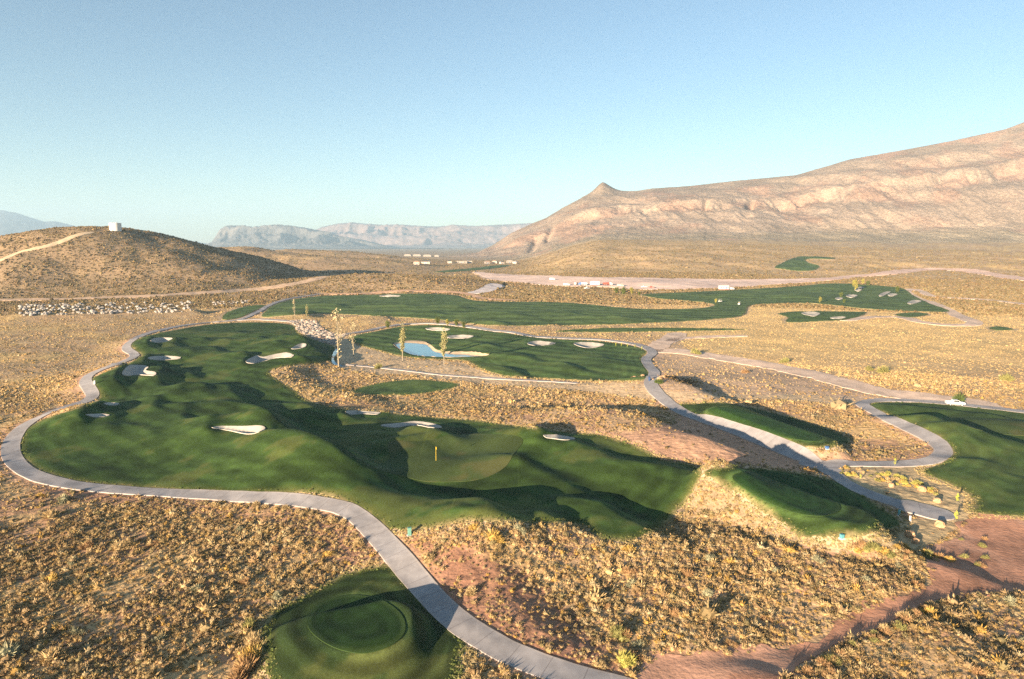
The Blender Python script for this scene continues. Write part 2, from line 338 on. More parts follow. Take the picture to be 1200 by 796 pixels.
def line_sdf(P, pts, w, margin=12.0):
    """distance to a polyline minus half width, with arc length"""
    out = np.full(len(pts), BIG); s = np.zeros(len(pts))
    cum = 0.0
    for a, b in zip(P[:-1], P[1:]):
        lo = np.minimum(a, b) - margin - w; hi = np.maximum(a, b) + margin + w
        m = np.where((pts[:, 0] > lo[0]) & (pts[:, 0] < hi[0]) & (pts[:, 1] > lo[1]) & (pts[:, 1] < hi[1]))[0]
        v = b - a; L = v @ v + 1e-12
        q = pts[m] - a; t = np.clip((q @ v) / L, 0, 1)
        d = np.hypot(*(q - t[:, None] * v).T) - w / 2
        k = d < out[m]
        out[m[k]] = d[k]; s[m[k]] = cum + t[k] * math.sqrt(L)
        cum += math.sqrt(L)
    return out, s

W = {}
for nm, p in [('main', FAIR_MAIN), ('up', FAIR_UP), ('mid', FAIR_MID), ('right', FAIR_RIGHT), ('tlow', TEE_LOW), ('tright', TEE_RIGHT), ('tmid', TEE_MID)]: W[nm] = world(p, 4)
PW = [world(p, 4) for p, _ in PATCHES]
BW = [world(b, 4) for b in BUNK]
GW = [world(GREEN, 4), world(GREEN_R, 4)]
TW = [world(TOP_LOW, 4), world(TOP_RIGHT, 4), world(TOP_MID, 4)]
PONDW = world(POND, 4); RIMW = world(PONDRIM, 4)
ROADW = world(ROAD_RED, 3); SALW = world(SALMON, 3); WASHW = world(WASHD, 3); BROADW = world(BROAD, 3); LANDW = world(LANDSC, 3); TRIW = world(TRIANG, 3)
YARDW = world(YARD, 3); RED1 = world(REDSOIL, 3); RED2 = world(REDSOIL2, 3); CRW = world(CREEKROCK, 3); CWW = world(CREEKWATER, 3)
PTHW = [(n, world(p, 4, False), w) for n, p, w in PATHS]
DRTW = [(n, world(p, 4, False), w) for n, p, w in DIRT]
print('outlines cast')

GZ = h0(GX.ravel(), GY.ravel())

# signed distances on the grid
S = {k: poly_sdf(v, PXY) for k, v in W.items()}
SP = [poly_sdf(p, PXY) for p in PW]
SB = [poly_sdf(p, PXY, 6) for p in BW]
SG = [poly_sdf(p, PXY, 4) for p in GW]
ST = [poly_sdf(p, PXY, 4) for p in TW]
SPOND = poly_sdf(PONDW, PXY, 6); SRIM = poly_sdf(RIMW, PXY, 4)
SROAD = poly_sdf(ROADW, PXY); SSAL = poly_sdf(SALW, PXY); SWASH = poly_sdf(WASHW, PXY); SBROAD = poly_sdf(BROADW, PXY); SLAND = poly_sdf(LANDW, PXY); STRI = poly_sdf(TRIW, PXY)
SYARD = poly_sdf(YARDW, PXY, 30); SR1 = poly_sdf(RED1, PXY); SR2 = poly_sdf(RED2, PXY); SCR = poly_sdf(CRW, PXY); SCW = poly_sdf(CWW, PXY)
SPATH = [line_sdf(p, PXY, w) for _, p, w in PTHW]
SDRT = [line_sdf(p, PXY, w) for _, p, w in DRTW]
# cart path ends in a broad turning apron
xe, ye = cast([1068, 1096], [594.5, 602])
dap = seg_dist(PXY[:, 0], PXY[:, 1], xe[0], ye[0], xe[1], ye[1]) - 2.4
SPATH[1] = (np.minimum(SPATH[1][0], np.where(dap < 12, dap, BIG)), SPATH[1][1])
jn = list(zip(*cast([955, 968], [545.5, 547.5])))
dj = seg_dist(PXY[:, 0], PXY[:, 1], jn[0][0], jn[0][1], jn[1][0], jn[1][1]) - 2.6
SPATH[1] = (np.minimum(SPATH[1][0], np.where(dj < 12, dj, BIG)), SPATH[1][1])

TURF = np.minimum.reduce([S[k] for k in S] + SP)
PTH = np.minimum.reduce([s for s, _ in SPATH])
DRT = np.minimum.reduce([s for s, _ in SDRT] + [SROAD, SYARD])
# bowls and levelling
for s in SB:
    GZ = GZ - 0.95 * sst(0.0, -2.6, s) + 0.22 * np.exp(-((s - 1.0) / 1.3) ** 2)
pz = float(np.percentile(GZ[SPOND < 0], 15)) - 0.25
k = sst(1.6, -0.3, SPOND); GZ = GZ * (1 - k) + (pz - 0.5) * k
k = sst(1.2, -0.2, SCW); GZ = GZ - 0.9 * k
PATHZ = GZ.copy()
k = sst(-0.3, -1.5, TURF) ; GZ = GZ + 0.10 * k                 # turf crowns slightly above its edge
GZ = GZ - 0.25 * sst(1.0, -1.0, SROAD)
GZ = GZ + 0.12 * sst(0.5, 2.0, np.minimum(np.minimum(PTH, TURF), DRT)) * np.where(PTH > -9, np.abs(fbm(PXY[:, 0] / 1.7, PXY[:, 1] / 1.7, 51, 2)) * 2, 0) * sst(300, 150, np.hypot(PXY[:, 0], PXY[:, 1]))
GR = np.hypot(PXY[:, 0], PXY[:, 1])
OFF = 0.05 + 0.00035 * GR

# ------------------------------------------------------------------ mesh helpers
def mesh_np(name, V, faces_q=None, faces_t=None, loops=None, smooth_=True):
    """V (n,3); quads (m,4), tris (k,3) or ragged loops list"""
    me = bpy.data.meshes.new(name)
    V = np.asarray(V, np.float32)
    me.vertices.add(len(V)); me.vertices.foreach_set('co', V.ravel())
    parts = []; tot = []
    if faces_q is not None and len(faces_q): parts.append(np.asarray(faces_q, np.int32).ravel()); tot += [np.full(len(faces_q), 4, np.int32)]
    if faces_t is not None and len(faces_t): parts.append(np.asarray(faces_t, np.int32).ravel()); tot += [np.full(len(faces_t), 3, np.int32)]
    if loops: 
        parts.append(np.array([i for f in loops for i in f], np.int32)); tot += [np.array([len(f) for f in loops], np.int32)]
    li = np.concatenate(parts); tt = np.concatenate(tot)
    st = np.concatenate([[0], np.cumsum(tt)[:-1]]).astype(np.int32)
    me.loops.add(len(li)); me.loops.foreach_set('vertex_index', li)
    me.polygons.add(len(tt)); me.polygons.foreach_set('loop_start', st); me.polygons.foreach_set('loop_total', tt)
    me.update(calc_edges=True)
    me.polygons.foreach_set('use_smooth', np.full(len(tt), smooth_, bool))
    return me
def fattr(me, name, v):
    a = me.attributes.new(name, 'FLOAT', 'POINT'); a.data.foreach_set('value', np.asarray(v, np.float32))
def cattr(me, name, c):
    a = me.attributes.new(name, 'FLOAT_COLOR', 'POINT')
    c4 = np.ones((len(c), 4), np.float32); c4[:, :3] = c; a.data.foreach_set('color', c4.ravel())
def link(name, me, mat=None, parent=None, **props):
    o = bpy.data.objects.new(name, me); COL.objects.link(o)
    if mat is not None:
        me.materials.clear(); me.materials.append(mat)
    if parent is not None: o.parent = parent
    for k_, v in props.items(): o[k_] = v
    return o
def empty(name, loc, rz=0, **props):
    o = bpy.data.objects.new(name, None); COL.objects.link(o); o.location = loc; o.rotation_euler = (0, 0, rz)
    for k_, v in props.items(): o[k_] = v
    return o

# ------------------------------------------------------------------ materials
class NT:
    def __init__(s, name, rough=0.9, spec=0.2):
        s.m = bpy.data.materials.new(name); s.m.use_nodes = True; s.t = s.m.node_tree; s.n = s.t.nodes; s.l = s.t.links
        s.b = s.n['Principled BSDF']; s.b.inputs['Roughness'].default_value = rough; s.b.inputs['Specular IOR Level'].default_value = spec
    def attr(s, name):
        a = s.n.new('ShaderNodeAttribute'); a.attribute_name = name; return a
    def pos(s): return s.n.new('ShaderNodeNewGeometry').outputs['Position']
    def noise(s, scale, detail=4, vec=None, rough=0.55):
        t = s.n.new('ShaderNodeTexNoise'); t.inputs['Scale'].default_value = scale; t.inputs['Detail'].default_value = detail; t.inputs['Roughness'].default_value = rough
        s.l.new(vec if vec is not None else s.pos(), t.inputs['Vector']); return t.outputs['Fac']
    def ramp(s, fac, stops):
        r_ = s.n.new('ShaderNodeValToRGB'); e = r_.color_ramp.elements
        while len(e) < len(stops): e.new(0.5)
        for el, (p, c) in zip(e, stops): el.position = p; el.color = (*c, 1) if len(c) == 3 else c
        s.l.new(fac, r_.inputs[0]); return r_.outputs[0]
    def mix(s, f, a, b, mode='MIX'):
        m = s.n.new('ShaderNodeMix'); m.data_type = 'RGBA'; m.blend_type = mode
        for inp, v in ((m.inputs[0], f), (m.inputs[6], a), (m.inputs[7], b)):
            if isinstance(v, (int, float)): inp.default_value = v
            elif isinstance(v, tuple): inp.default_value = (*v, 1)
            else: s.l.new(v, inp)
        return m.outputs[2]
    def math(s, op, a, b=None, c=None):
        m = s.n.new('ShaderNodeMath'); m.operation = op
        for i, v in enumerate((a, b, c)):
            if v is None: continue
            if isinstance(v, (int, float)): m.inputs[i].default_value = v
            else: s.l.new(v, m.inputs[i])
        return m.outputs[0]
    def bump(s, h, strength=0.5, dist=0.1):
        b_ = s.n.new('ShaderNodeBump'); b_.inputs['Strength'].default_value = strength; b_.inputs['Distance'].default_value = dist
        s.l.new(h, b_.inputs['Height']); s.l.new(b_.outputs[0], s.b.inputs['Normal'])
    def color(s, c):
        if isinstance(c, tuple): s.b.inputs['Base Color'].default_value = (*c, 1)
        else: s.l.new(c, s.b.inputs['Base Color'])
        return s.m

def mat_vary(name, attr='col', s1=1.5, s2=0.25, lo=0.72, hi=1.25, bump=0.4, bs=3.0, bd=0.12, rough=0.92, spec=0.12):
    t = NT(name, rough, spec)
    c = t.attr(attr).outputs['Color']
    n1 = t.ramp(t.noise(s1, 6, rough=0.7), [(0.3, (lo,) * 3), (0.7, (hi,) * 3)])
    n2 = t.ramp(t.noise(s2, 4), [(0.3, (0.85,) * 3), (0.7, (1.12,) * 3)])
    c = t.mix(1.0, c, n1, 'MULTIPLY'); c = t.mix(1.0, c, n2, 'MULTIPLY')
    if bump: t.bump(t.noise(bs, 5), bump, bd)
    return t.color(c)
M = {}
M['ground'] = mat_vary('desert_soil', s1=1.1, s2=0.06, lo=0.62, hi=1.32, bump=0.8, bs=0.9, bd=0.35)
M['turf'] = mat_vary('mown_turf', s1=4.0, s2=0.35, lo=0.75, hi=1.22, bump=0.5, bs=7, bd=0.05, rough=0.8)
M['green'] = mat_vary('close_mown_green', s1=6.0, s2=0.3, lo=0.9, hi=1.1, bump=0.1, bs=8, bd=0.02, rough=0.75)
M['sand'] = mat_vary('bunker_sand', s1=5.0, s2=0.8, lo=0.92, hi=1.06, bump=0.35, bs=4, bd=0.08)
M['dirt'] = mat_vary('packed_dirt', s1=2.2, s2=0.35, lo=0.82, hi=1.16, bump=0.6, bs=2.0, bd=0.15)
M['scrub'] = mat_vary('dry_scrub', s1=9, s2=0.2, lo=0.8, hi=1.2, bump=0)
M['leaf'] = mat_vary('leaf', s1=9, s2=0.2, lo=0.85, hi=1.15, bump=0)
M['mount'] = mat_vary('mountain_rock', s1=0.12, s2=0.012, lo=0.70, hi=1.28, bump=1.0, bs=0.09, bd=5)
t = NT('mountain_speckle', 0.95, 0.1)
c = t.attr('col').outputs['Color']
c = t.mix(1.0, c, t.ramp(t.noise(0.10, 6, rough=0.75), [(0.32, (0.66,) * 3), (0.68, (1.3,) * 3)]), 'MULTIPLY')
c = t.mix(1.0, c, t.ramp(t.noise(0.24, 2), [(0.55, (1, 1, 1)), (0.63, (0.66, 0.65, 0.6))]), 'MULTIPLY')
c = t.mix(1.0, c, t.ramp(t.noise(0.012, 5), [(0.35, (0.85,) * 3), (0.65, (1.12,) * 3)]), 'MULTIPLY')
t.bump(t.noise(0.07, 8, rough=0.7), 1.0, 7.0)
M['mount'] = t.color(c)
M['farrock'] = mat_vary('far_rock', s1=0.008, s2=0.002, lo=0.7, hi=1.25, bump=0.8, bs=0.006, bd=40)
M['rock'] = mat_vary('pale_boulder', attr='col', s1=2.0, s2=0.5, lo=0.75, hi=1.2, bump=0.6, bs=2.5, bd=0.12)
# concrete cart path with joints
t = NT('path_concrete', 0.85, 0.3)
sdf = t.attr('sdf').outputs['Fac']; s_ = t.attr('arc').outputs['Fac']
c = t.ramp(t.noise(0.9, 6), [(0.3, (0.28, 0.262, 0.262)), (0.7, (0.37, 0.345, 0.34))])
fr = t.math('FRACT', t.math('MULTIPLY', s_, 1 / 3.4))
jt = t.math('LESS_THAN', fr, 0.022)
c = t.mix(t.math('MULTIPLY', jt, 0.6), c, (0.12, 0.10, 0.10))
edge = t.math('GREATER_THAN', sdf, -0.22)
c = t.mix(t.math('MULTIPLY', edge, 0.3), c, (0.48, 0.40, 0.33))
spk = t.ramp(t.noise(22, 3), [(0.35, (0.88,) * 3), (0.65, (1.1,) * 3)])
stn = t.ramp(t.noise(0.25, 4), [(0.35, (0.86, 0.84, 0.82)), (0.62, (1.05, 1.04, 1.03))])
t.bump(t.noise(20, 3), 0.15, 0.02)
M['path'] = t.color(t.mix(1.0, t.mix(1.0, c, spk, 'MULTIPLY'), stn, 'MULTIPLY'))
t = NT('water', 0.06, 0.6); t.bump(t.noise(1.6, 3), 0.06, 0.05); M['water'] = t.color((0.10, 0.28, 0.36))
def plain(name, c, rough=0.6, spec=0.3, metal=0):
    t = NT(name, rough, spec); t.b.inputs['Metallic'].default_value = metal
    n = t.ramp(t.noise(6, 4), [(0.3, tuple(v * 0.88 for v in c)), (0.7, tuple(min(v * 1.08, 0.95) for v in c))])
    return t.color(n)
M['white'] = plain('white_paint', (0.60, 0.59, 0.57)); M['pale'] = plain('pale_wall', (0.34, 0.29, 0.24)); M['tankw'] = plain('tank_white', (0.74, 0.71, 0.66))
M['dark'] = plain('dark_glass', (0.02, 0.025, 0.03), 0.2, 0.6); M['tyre'] = plain('black_rubber', (0.03, 0.03, 0.03), 0.9)
M['bluep'] = plain('blue_paint', (0.06, 0.14, 0.32)); M['redp'] = plain('red_paint', (0.42, 0.09, 0.06)); M['teal'] = plain('green_plastic', (0.14, 0.30, 0.24)); M['tealb'] = plain('blue_green_plastic', (0.10, 0.32, 0.34))
M['yellow'] = plain('yellow_cloth', (0.75, 0.52, 0.05)); M['bark'] = plain('pale_bark', (0.30, 0.25, 0.18), 0.95, 0.1); M['navy'] = plain('navy_plastic', (0.03, 0.06, 0.14)); M['roof'] = plain('brown_roof', (0.30, 0.19, 0.13)); M['stucco'] = plain('tan_stucco', (0.55, 0.45, 0.36)); M['seat'] = plain('tan_vinyl', (0.45, 0.36, 0.26)); M['orange'] = plain('machine_orange', (0.62, 0.26, 0.05))

# ------------------------------------------------------------------ colours of the ground
def lerp(c, col, w): return c * (1 - w[:, None]) + np.array(col)[None, :] * w[:, None]
x, y = PXY[:, 0], PXY[:, 1]
straw = np.array([0.60, 0.41, 0.185]); pink = np.array([0.40, 0.225, 0.14]); tan = np.array([0.50, 0.345, 0.195])
n1 = sst(-0.18, 0.22, fbm(x / 28, y / 28, 61, 5)); n2 = sst(-0.12, 0.12, fbm(x / 5, y / 5, 71, 4))
C = straw[None, :] * n1[:, None] + tan[None, :] * (1 - n1[:, None])
C = lerp(C, pink, (0.25 + 0.55 * (1 - n2)) * sst(260, 120, GR))
C = lerp(C, (0.36, 0.22, 0.13), 0.45 * (1 - n2) * sst(150, 300, GR))
# hills: darker brown olive soil
t_ = np.where(y < 700, (700 - y) / 250, (y - 700) / 260)
hillm = (np.interp(x, TX, TZ, left=20, right=0) > 3) & (np.abs(t_) < 1) & (y > 0)
C = lerp(C, (0.33, 0.225, 0.11), 0.85 * hillm.astype(float) * (0.6 + 0.4 * n1))
a_ = x / np.maximum(y, 60)
C = lerp(C, (0.46, 0.32, 0.17), 0.8 * sst(620, 760, y) * sst(0.0, 0.1, a_) * sst(0.75, 0.3, a_) * (0.5 + 0.5 * n1))
C = lerp(C, (0.40, 0.27, 0.16), 0.7 * sst(470, 560, y) * sst(0.03, -0.05, a_) * (1 - 0.3 * n1))
C = lerp(C, (0.72, 0.485, 0.215), 0.85 * sst(0.18, 0.3, a_) * sst(170, 250, y) * sst(640, 520, y))
C = lerp(C, (0.50, 0.30, 0.19), sst(2.8, 0.6, PTH + 1.2 * fbm(x / 2, y / 2, 81, 3)) * 0.85)
C = lerp(C, (0.54, 0.39, 0.25), sst(2.2, 0.4, TURF + 1.4 * fbm(x / 2.4, y / 2.4, 85, 3)) * 0.8)
wb = 1.6 * fbm(x / 3.5, y / 3.5, 91, 4)
C = lerp(C, (0.50, 0.29, 0.185), sst(1.2, -1.0, SSAL + wb) * 0.9)
C = lerp(C, (0.58, 0.42, 0.26), sst(1.0, -0.6, SWASH + wb) * 0.92)
C = lerp(C, (0.52, 0.36, 0.25), sst(1.6, -1.2, SBROAD + wb * 1.6) * 0.75)
C = lerp(C, (0.52, 0.38, 0.21), sst(0.6, -0.4, SLAND + wb * 0.4) * 0.95)
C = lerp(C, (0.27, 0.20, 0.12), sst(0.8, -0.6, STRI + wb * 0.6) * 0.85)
C = lerp(C, (0.33, 0.165, 0.105), sst(1.5, -1.5, SR1 + wb * 1.8) * 0.85)
C = lerp(C, (0.38, 0.20, 0.13), sst(1.5, -1.5, SR2 + wb * 1.2) * 0.7)
C = lerp(C, (0.40, 0.33, 0.26), sst(1.0, -1.0, SCR) * 0.9)
rockm = np.exp(-(((x - at_z(784, 437, 3)[0]) / 8) ** 2 + ((y - at_z(784, 437, 3)[1]) / 9) ** 2))
C = lerp(C, (0.24, 0.135, 0.075), np.clip(rockm * 1.3, 0, 0.9))
hole = np.zeros(NV, bool)

# ------------------------------------------------------------------ ground sheet
ii = np.arange(NR - 1)[:, None] * NC; jj = np.arange(NC)[None, :]; jn_ = (jj + 1) % NC
quads = np.stack([(ii + jj).ravel(), (ii + jn_).ravel(), (ii + NC + jn_).ravel(), (ii + NC + jj).ravel()], 1)
V = np.column_stack([PXY, GZ])
me = mesh_np('ground', V, quads); cattr(me, 'col', C)
g = link('ground', me, M['ground'], kind='structure', label='dry straw and pinkish desert ground around the golf course')

# ------------------------------------------------------------------ surface sheets cut from the same grid
CELL = np.stack([(ii + jj[:, :-1]).ravel(), (ii + jj[:, 1:]).ravel(), (ii + NC + jj[:, 1:]).ravel(), (ii + NC + jj[:, :-1]).ravel()], 1)
EDGE = 0.75 * fbm(x / 1.6, y / 1.6, 211, 4)
def sheet(name, sd, lift, mat, color=None, attrs=None, flat=None, **props):
    s = sd + EDGE if name in ('fairway', 'tee_ground', 'turf_patch') else sd
    ins = s < 0
    ci = ins[CELL]; n_in = ci.sum(1)
    full = CELL[n_in == 4]; cross = CELL[(n_in > 0) & (n_in < 4)]
    zz = GZ + OFF * lift if flat is None else np.full(NV, flat)
    used = np.unique(full)
    remap = {}
    Vv = []; src = []        # src: (i0,i1,t)
    def vid(key):
        if key in remap: return remap[key]
        remap[key] = len(src); src.append(key); return remap[key]
    rm = np.full(NV, -1); rm[used] = np.arange(len(used))
    base = len(used)
    loops = []; border = []
    for cell in cross:
        pl = []; cr = []
        for a in range(4):
            i0, i1 = int(cell[a]), int(cell[(a + 1) % 4])
            if s[i0] < 0:
                pl.append(int(rm[i0]) if rm[i0] >= 0 else base + vid((i0, i0)))
            if (s[i0] < 0) != (s[i1] < 0):
                k_ = (min(i0, i1), max(i0, i1)); v = base + vid(k_); pl.append(v); cr.append((v, len(pl) - 1))
        if len(pl) >= 3: loops.append(pl)
        n = len(pl); crs = set(v for v, _ in cr)
        for a in range(n):
            if pl[a] in crs and pl[(a + 1) % n] in crs: border.append((pl[a], pl[(a + 1) % n]))
    i0 = np.array([k_[0] for k_ in src], int) if src else np.zeros(0, int); i1 = np.array([k_[1] for k_ in src], int) if src else np.zeros(0, int)
    tt = np.where(i0 == i1, 0, s[i0] / (s[i0] - s[i1] + 1e-12)) if len(src) else np.zeros(0)
    def interp(arr):
        a = arr[used]; b = arr[i0] + (arr[i1] - arr[i0]) * (tt if arr.ndim == 1 else tt[:, None])
        return np.concatenate([a, b])
    VX = interp(PXY); VZ = interp(zz)
    nb = len(VZ)
    # skirt
    bv = sorted(set(v for e in border for v in e)); bm = {v: nb + k_ for k_, v in enumerate(bv)}
    bvi = np.array(bv, int)
    skt = np.column_stack([VX[bvi], VZ[bvi]]) if len(bv) else np.zeros((0, 3))
    sk = np.column_stack([VX[bvi], VZ[bvi] - 0.12 - 3.0 * interp(OFF)[bvi]]) if len(bv) else np.zeros((0, 3))
    tm_ = {v: nb + len(bv) + k_ for k_, v in enumerate(bv)}
    Vall = np.vstack([np.column_stack([VX, VZ]), sk, skt])
    loops2 = loops + [[tm_[b], tm_[a], bm[a], bm[b]] for a, b in border]
    me = mesh_np(name, Vall, rm[full] if len(full) else None, None, loops2 if loops2 else None)
    if color is not None:
        cc = interp(color); cattr(me, 'col', np.vstack([cc, cc[bvi], cc[bvi]]) if len(bv) else cc)
    for an, av in (attrs or {}).items():
        q = interp(av); fattr(me, an, np.concatenate([q, q[bvi], q[bvi]]))
    return link(name, me, mat, **props)

def turfcol(sd, base=(0.050, 0.088, 0.020), stripes=None, dry=0.5, seed=0, rough_w=2.0):
    c = np.tile(np.array(base) * np.array((0.50, 0.68, 0.85)), (NV, 1))
    nn = fbm(x / 9, y / 9, 101 + seed, 4); n3 = fbm(x / 2.2, y / 2.2, 131 + seed, 3)
    c = c * (1 + 0.55 * nn + 0.35 * n3)[:, None]
    if stripes:
        ang, per, amp = stripes
        q = x * math.cos(ang) + y * math.sin(ang) + 2.0 * fbm(x / 40, y / 40, 5, 2)
        c = c * (1 + amp * np.tanh(3 * np.sin(q * 2 * math.pi / per)))[:, None]
    c = c * (1 + 0.13 * np.tanh(2.5 * np.sin(sd * 2 * math.pi / 2.6)) * sst(-13, -6, sd) * (sd > -14))[:, None]
    c = lerp(c, (0.11, 0.11, 0.032), 0.55 * dry * sst(0.12, 0.34, nn + 0.35 * n3))
    c = lerp(c, (0.13, 0.14, 0.04), sst(-rough_w, 0, sd + 1.2 * n3) * 0.55)
    c = lerp(c, (0.40, 0.29, 0.15), sst(-0.5, 0.1, sd + 0.8 * n3) * 0.55)
    return np.clip(c, 0.004, 1)
H_ = []
_tc = turfcol
def turfcol(sd, *a, **k):
    c = _tc(sd, *a, **k)
    for s3, key in zip(ST, ('tlow', 'tright', 'tmid')):
        if sd is S[key]:
            c = c * (1 + 0.22 * np.tanh(2.5 * np.sin(s3 * 2 * math.pi / 1.9)) * sst(7, 4, s3))[:, None]
            c = c * (1 + 0.5 * sst(0.9, 0.3, s3) * sst(-0.1, 0.1, s3))[:, None]
    return c
H_.append(sheet('fairway', S['main'], 1, M['turf'], turfcol(S['main'], (0.086, 0.112, 0.021), (0.9, 4.5, 0.17), 0.9), kind='structure', label='large dark green fairway with long mound shadows and many bunkers'))
H_.append(sheet('fairway', S['up'], 1, M['turf'], turfcol(S['up'], (0.19, 0.205, 0.050), (1.35, 14, 0.20), 0.5, 3), kind='structure', label='upper green fairway stretching to the far right bunkers'))
H_.append(sheet('fairway', S['mid'], 1, M['turf'], turfcol(S['mid'], (0.155, 0.18, 0.040), (0.95, 8, 0.24), 0.5, 5), kind='structure', label='striped green fairway around the pond'))
H_.append(sheet('fairway', S['right'], 1, M['turf'], turfcol(S['right'], (0.118, 0.138, 0.030), (2.2, 6, 0.12), 0.5, 7), kind='structure', label='green fairway cut by the right edge of the photo'))
H_.append(sheet('tee_ground', S['tlow'], 1, M['turf'], turfcol(S['tlow'], (0.056, 0.066, 0.016), None, 0.7, 9, 1.2), kind='structure', label='raised turf mound beside the cart path at the bottom'))
H_.append(sheet('tee_ground', S['tright'], 1, M['turf'], turfcol(S['tright'], (0.098, 0.12, 0.025), None, 0.3, 11, 0.6), kind='structure', label='raised turf mound in front of the turning apron'))
H_.append(sheet('tee_ground', S['tmid'], 1, M['turf'], turfcol(S['tmid'], (0.095, 0.108, 0.024), None, 0.35, 13, 0.8), kind='structure', label='raised turf mound between the two right cart paths'))
for (p, lb), s in zip(PATCHES, SP):
    sheet('turf_patch', s, 1, M['turf'], turfcol(s, (0.17, 0.19, 0.044), None, 0.4, 17, 1.0), kind='structure', label=lb)
gc = np.tile(np.array((0.052, 0.074, 0.023)), (NV, 1)) * (1 + 0.4 * fbm(x / 6, y / 6, 151, 3))[:, None]
gc = lerp(gc, (0.105, 0.092, 0.036), 0.5 * sst(0.1, 0.3, fbm(x / 5, y / 5, 155, 3)))
sheet('putting_green', SG[0], 1.5, M['green'], gc, kind='structure', label='olive putting green with a yellow flag')
sheet('putting_green', SG[1], 1.5, M['green'], gc, kind='structure', label='olive putting green on the right hand fairway')

for s, lb, st_ in zip(ST, ('mown oval tee top near the bottom path', 'mown oval tee top by the turning apron', 'mown oval tee top between the right paths'), ((0.018, 0.040, 0.010), (0.026, 0.062, 0.014), (0.034, 0.074, 0.016))):
    tc = np.tile(np.array(st_), (NV, 1)) * (1 + 0.35 * np.tanh(3 * np.sin(s * 2 * math.pi / 1.6)) * 0.35 + 0.35 * fbm(x / 1.5, y / 1.5, 161, 3))[:, None]
    tc = lerp(tc, (0.045, 0.075, 0.022), sst(-0.55, -0.2, s) * 0.6)
    sheet('tee_box', s, 2, M['green'], np.clip(tc, 0.004, 1), kind='structure', label=lb)
sc_ = np.tile(np.array((0.43, 0.385, 0.33)), (NV, 1)) * (1 + 0.12 * fbm(x / 2, y / 2, 171, 3))[:, None]
BL = ['small ringed bunker at the top left of the main fairway', 'flat bunker under the topmost left bunker', 'turquoise shaded bunker by the left cart path bend', 'tiny shaded bunker sliver on the left mound', 'thin shaded bunker on the lower left mound', 'wide shaded bunker in the middle of the main fairway', 'lobed pale bunker near the wash end of the main fairway', 'small pale bunker above the lobed bunker', 'bunker on the scrub edge of the main fairway', 'long bunker behind the putting green', 'shaded bunker right of the putting green', 'left of two pale bunkers on the striped fairway', 'right of two pale bunkers on the striped fairway', 'thin upper bunker right of the pond', 'thin lower bunker right of the pond', 'pale bunker on the back edge of the upper fairway', 'pale bunker on the far right fairway', 'tiny far right bunker nearest the front edge', 'far right bunker under the dark trees', 'far right bunker touching the dark trees', 'left of the far right bunker pair', 'right of the far right bunker pair', 'rightmost bunker of the far fairway', 'thin bunker in the far turf lens', 'round pale bunker in the far turf lens']
for s, lb in zip(SB, BL):
    sheet('bunker', s, 2.4, M['sand'], sc_, kind='structure', label=lb)
rimc = np.tile(np.array((0.52, 0.38, 0.25)), (NV, 1))
sheet('pond_bank', np.minimum(SPOND - 1.0, SRIM + 1.3), 2, M['dirt'], rimc, kind='structure', label='sandy rim of the pond')
sheet('pond', SPOND, 3, M['water'], flat=pz, kind='structure', label='pale blue pond on the striped fairway')
cwz = float(np.percentile(GZ[SCW < 0], 60)) + 0.1
sheet('creek', SCW, 2, M['water'], None, None, None, kind='structure', label='short blue creek beside the wash')
for (n, p, w), (s, arc) in zip(PTHW, SPATH):
    lb = {'main': 'pale concrete cart path winding round the main fairway', 'right': 'pale concrete cart path from the wash to the turning apron', 'branch': 'pale cart path looping round the right fairway', 'wash': 'narrow grey path along the wash', 'approach': 'short cart path ending at the wash rocks'}[n]
    lift = {'main': 1.6, 'right': 1.6, 'branch': 1.45, 'wash': 1.5, 'approach': 1.4}[n]
    sheet('cart_path', s, lift, M['path'], attrs={'sdf': s, 'arc': arc}, kind='structure', label=lb)
nd = fbm(x / 3, y / 3, 181, 4)
for (n, p, w), (s, arc) in zip(DRTW, SDRT):
    base = {'farroad': (0.62, 0.42, 0.32), 'hillroad': (0.50, 0.34, 0.22), 'hilltop': (0.55, 0.40, 0.25), 'fairway edge': (0.55, 0.33, 0.20), 'access': (0.60, 0.50, 0.45)}.get(n, (0.56, 0.41, 0.31))
    dc = np.tile(np.array(base) * 1.18, (NV, 1)) * (1 + 0.25 * nd)[:, None]
    sheet('dirt_road', s + nd * min(1.2, w * 0.2), 0.8, M['dirt'], dc, kind='structure', label=n + ' dirt track of pale packed earth')
q = 0.15 * np.sin((x * 0.86 - y * 0.5) * 5.0 + 2 * nd)
dc = np.tile(np.array((0.43, 0.22, 0.14)), (NV, 1)) * (1 + 0.4 * nd + 0.35 * q)[:, None]
dc = lerp(dc, (0.54, 0.31, 0.21), 0.7 * sst(0.0, 0.25, fbm(x / 7, y / 7, 191, 3)))
sheet('dirt_road', SROAD + 1.4 * fbm(x / 2.5, y / 2.5, 193, 4), 0.8, M['dirt'], dc, kind='structure', label='wide red earth road at the lower right')
yc = np.tile(np.array((0.80, 0.57, 0.45)), (NV, 1)) * (1 + 0.3 * fbm(x / 30, y / 30, 195, 4))[:, None]
sheet('graded_ground', SYARD + 14 * fbm(x / 40, y / 40, 197, 4), 0.7, M['dirt'], yc, kind='structure', label='broad pale pink graded ground across the far middle')
print('sheets done')

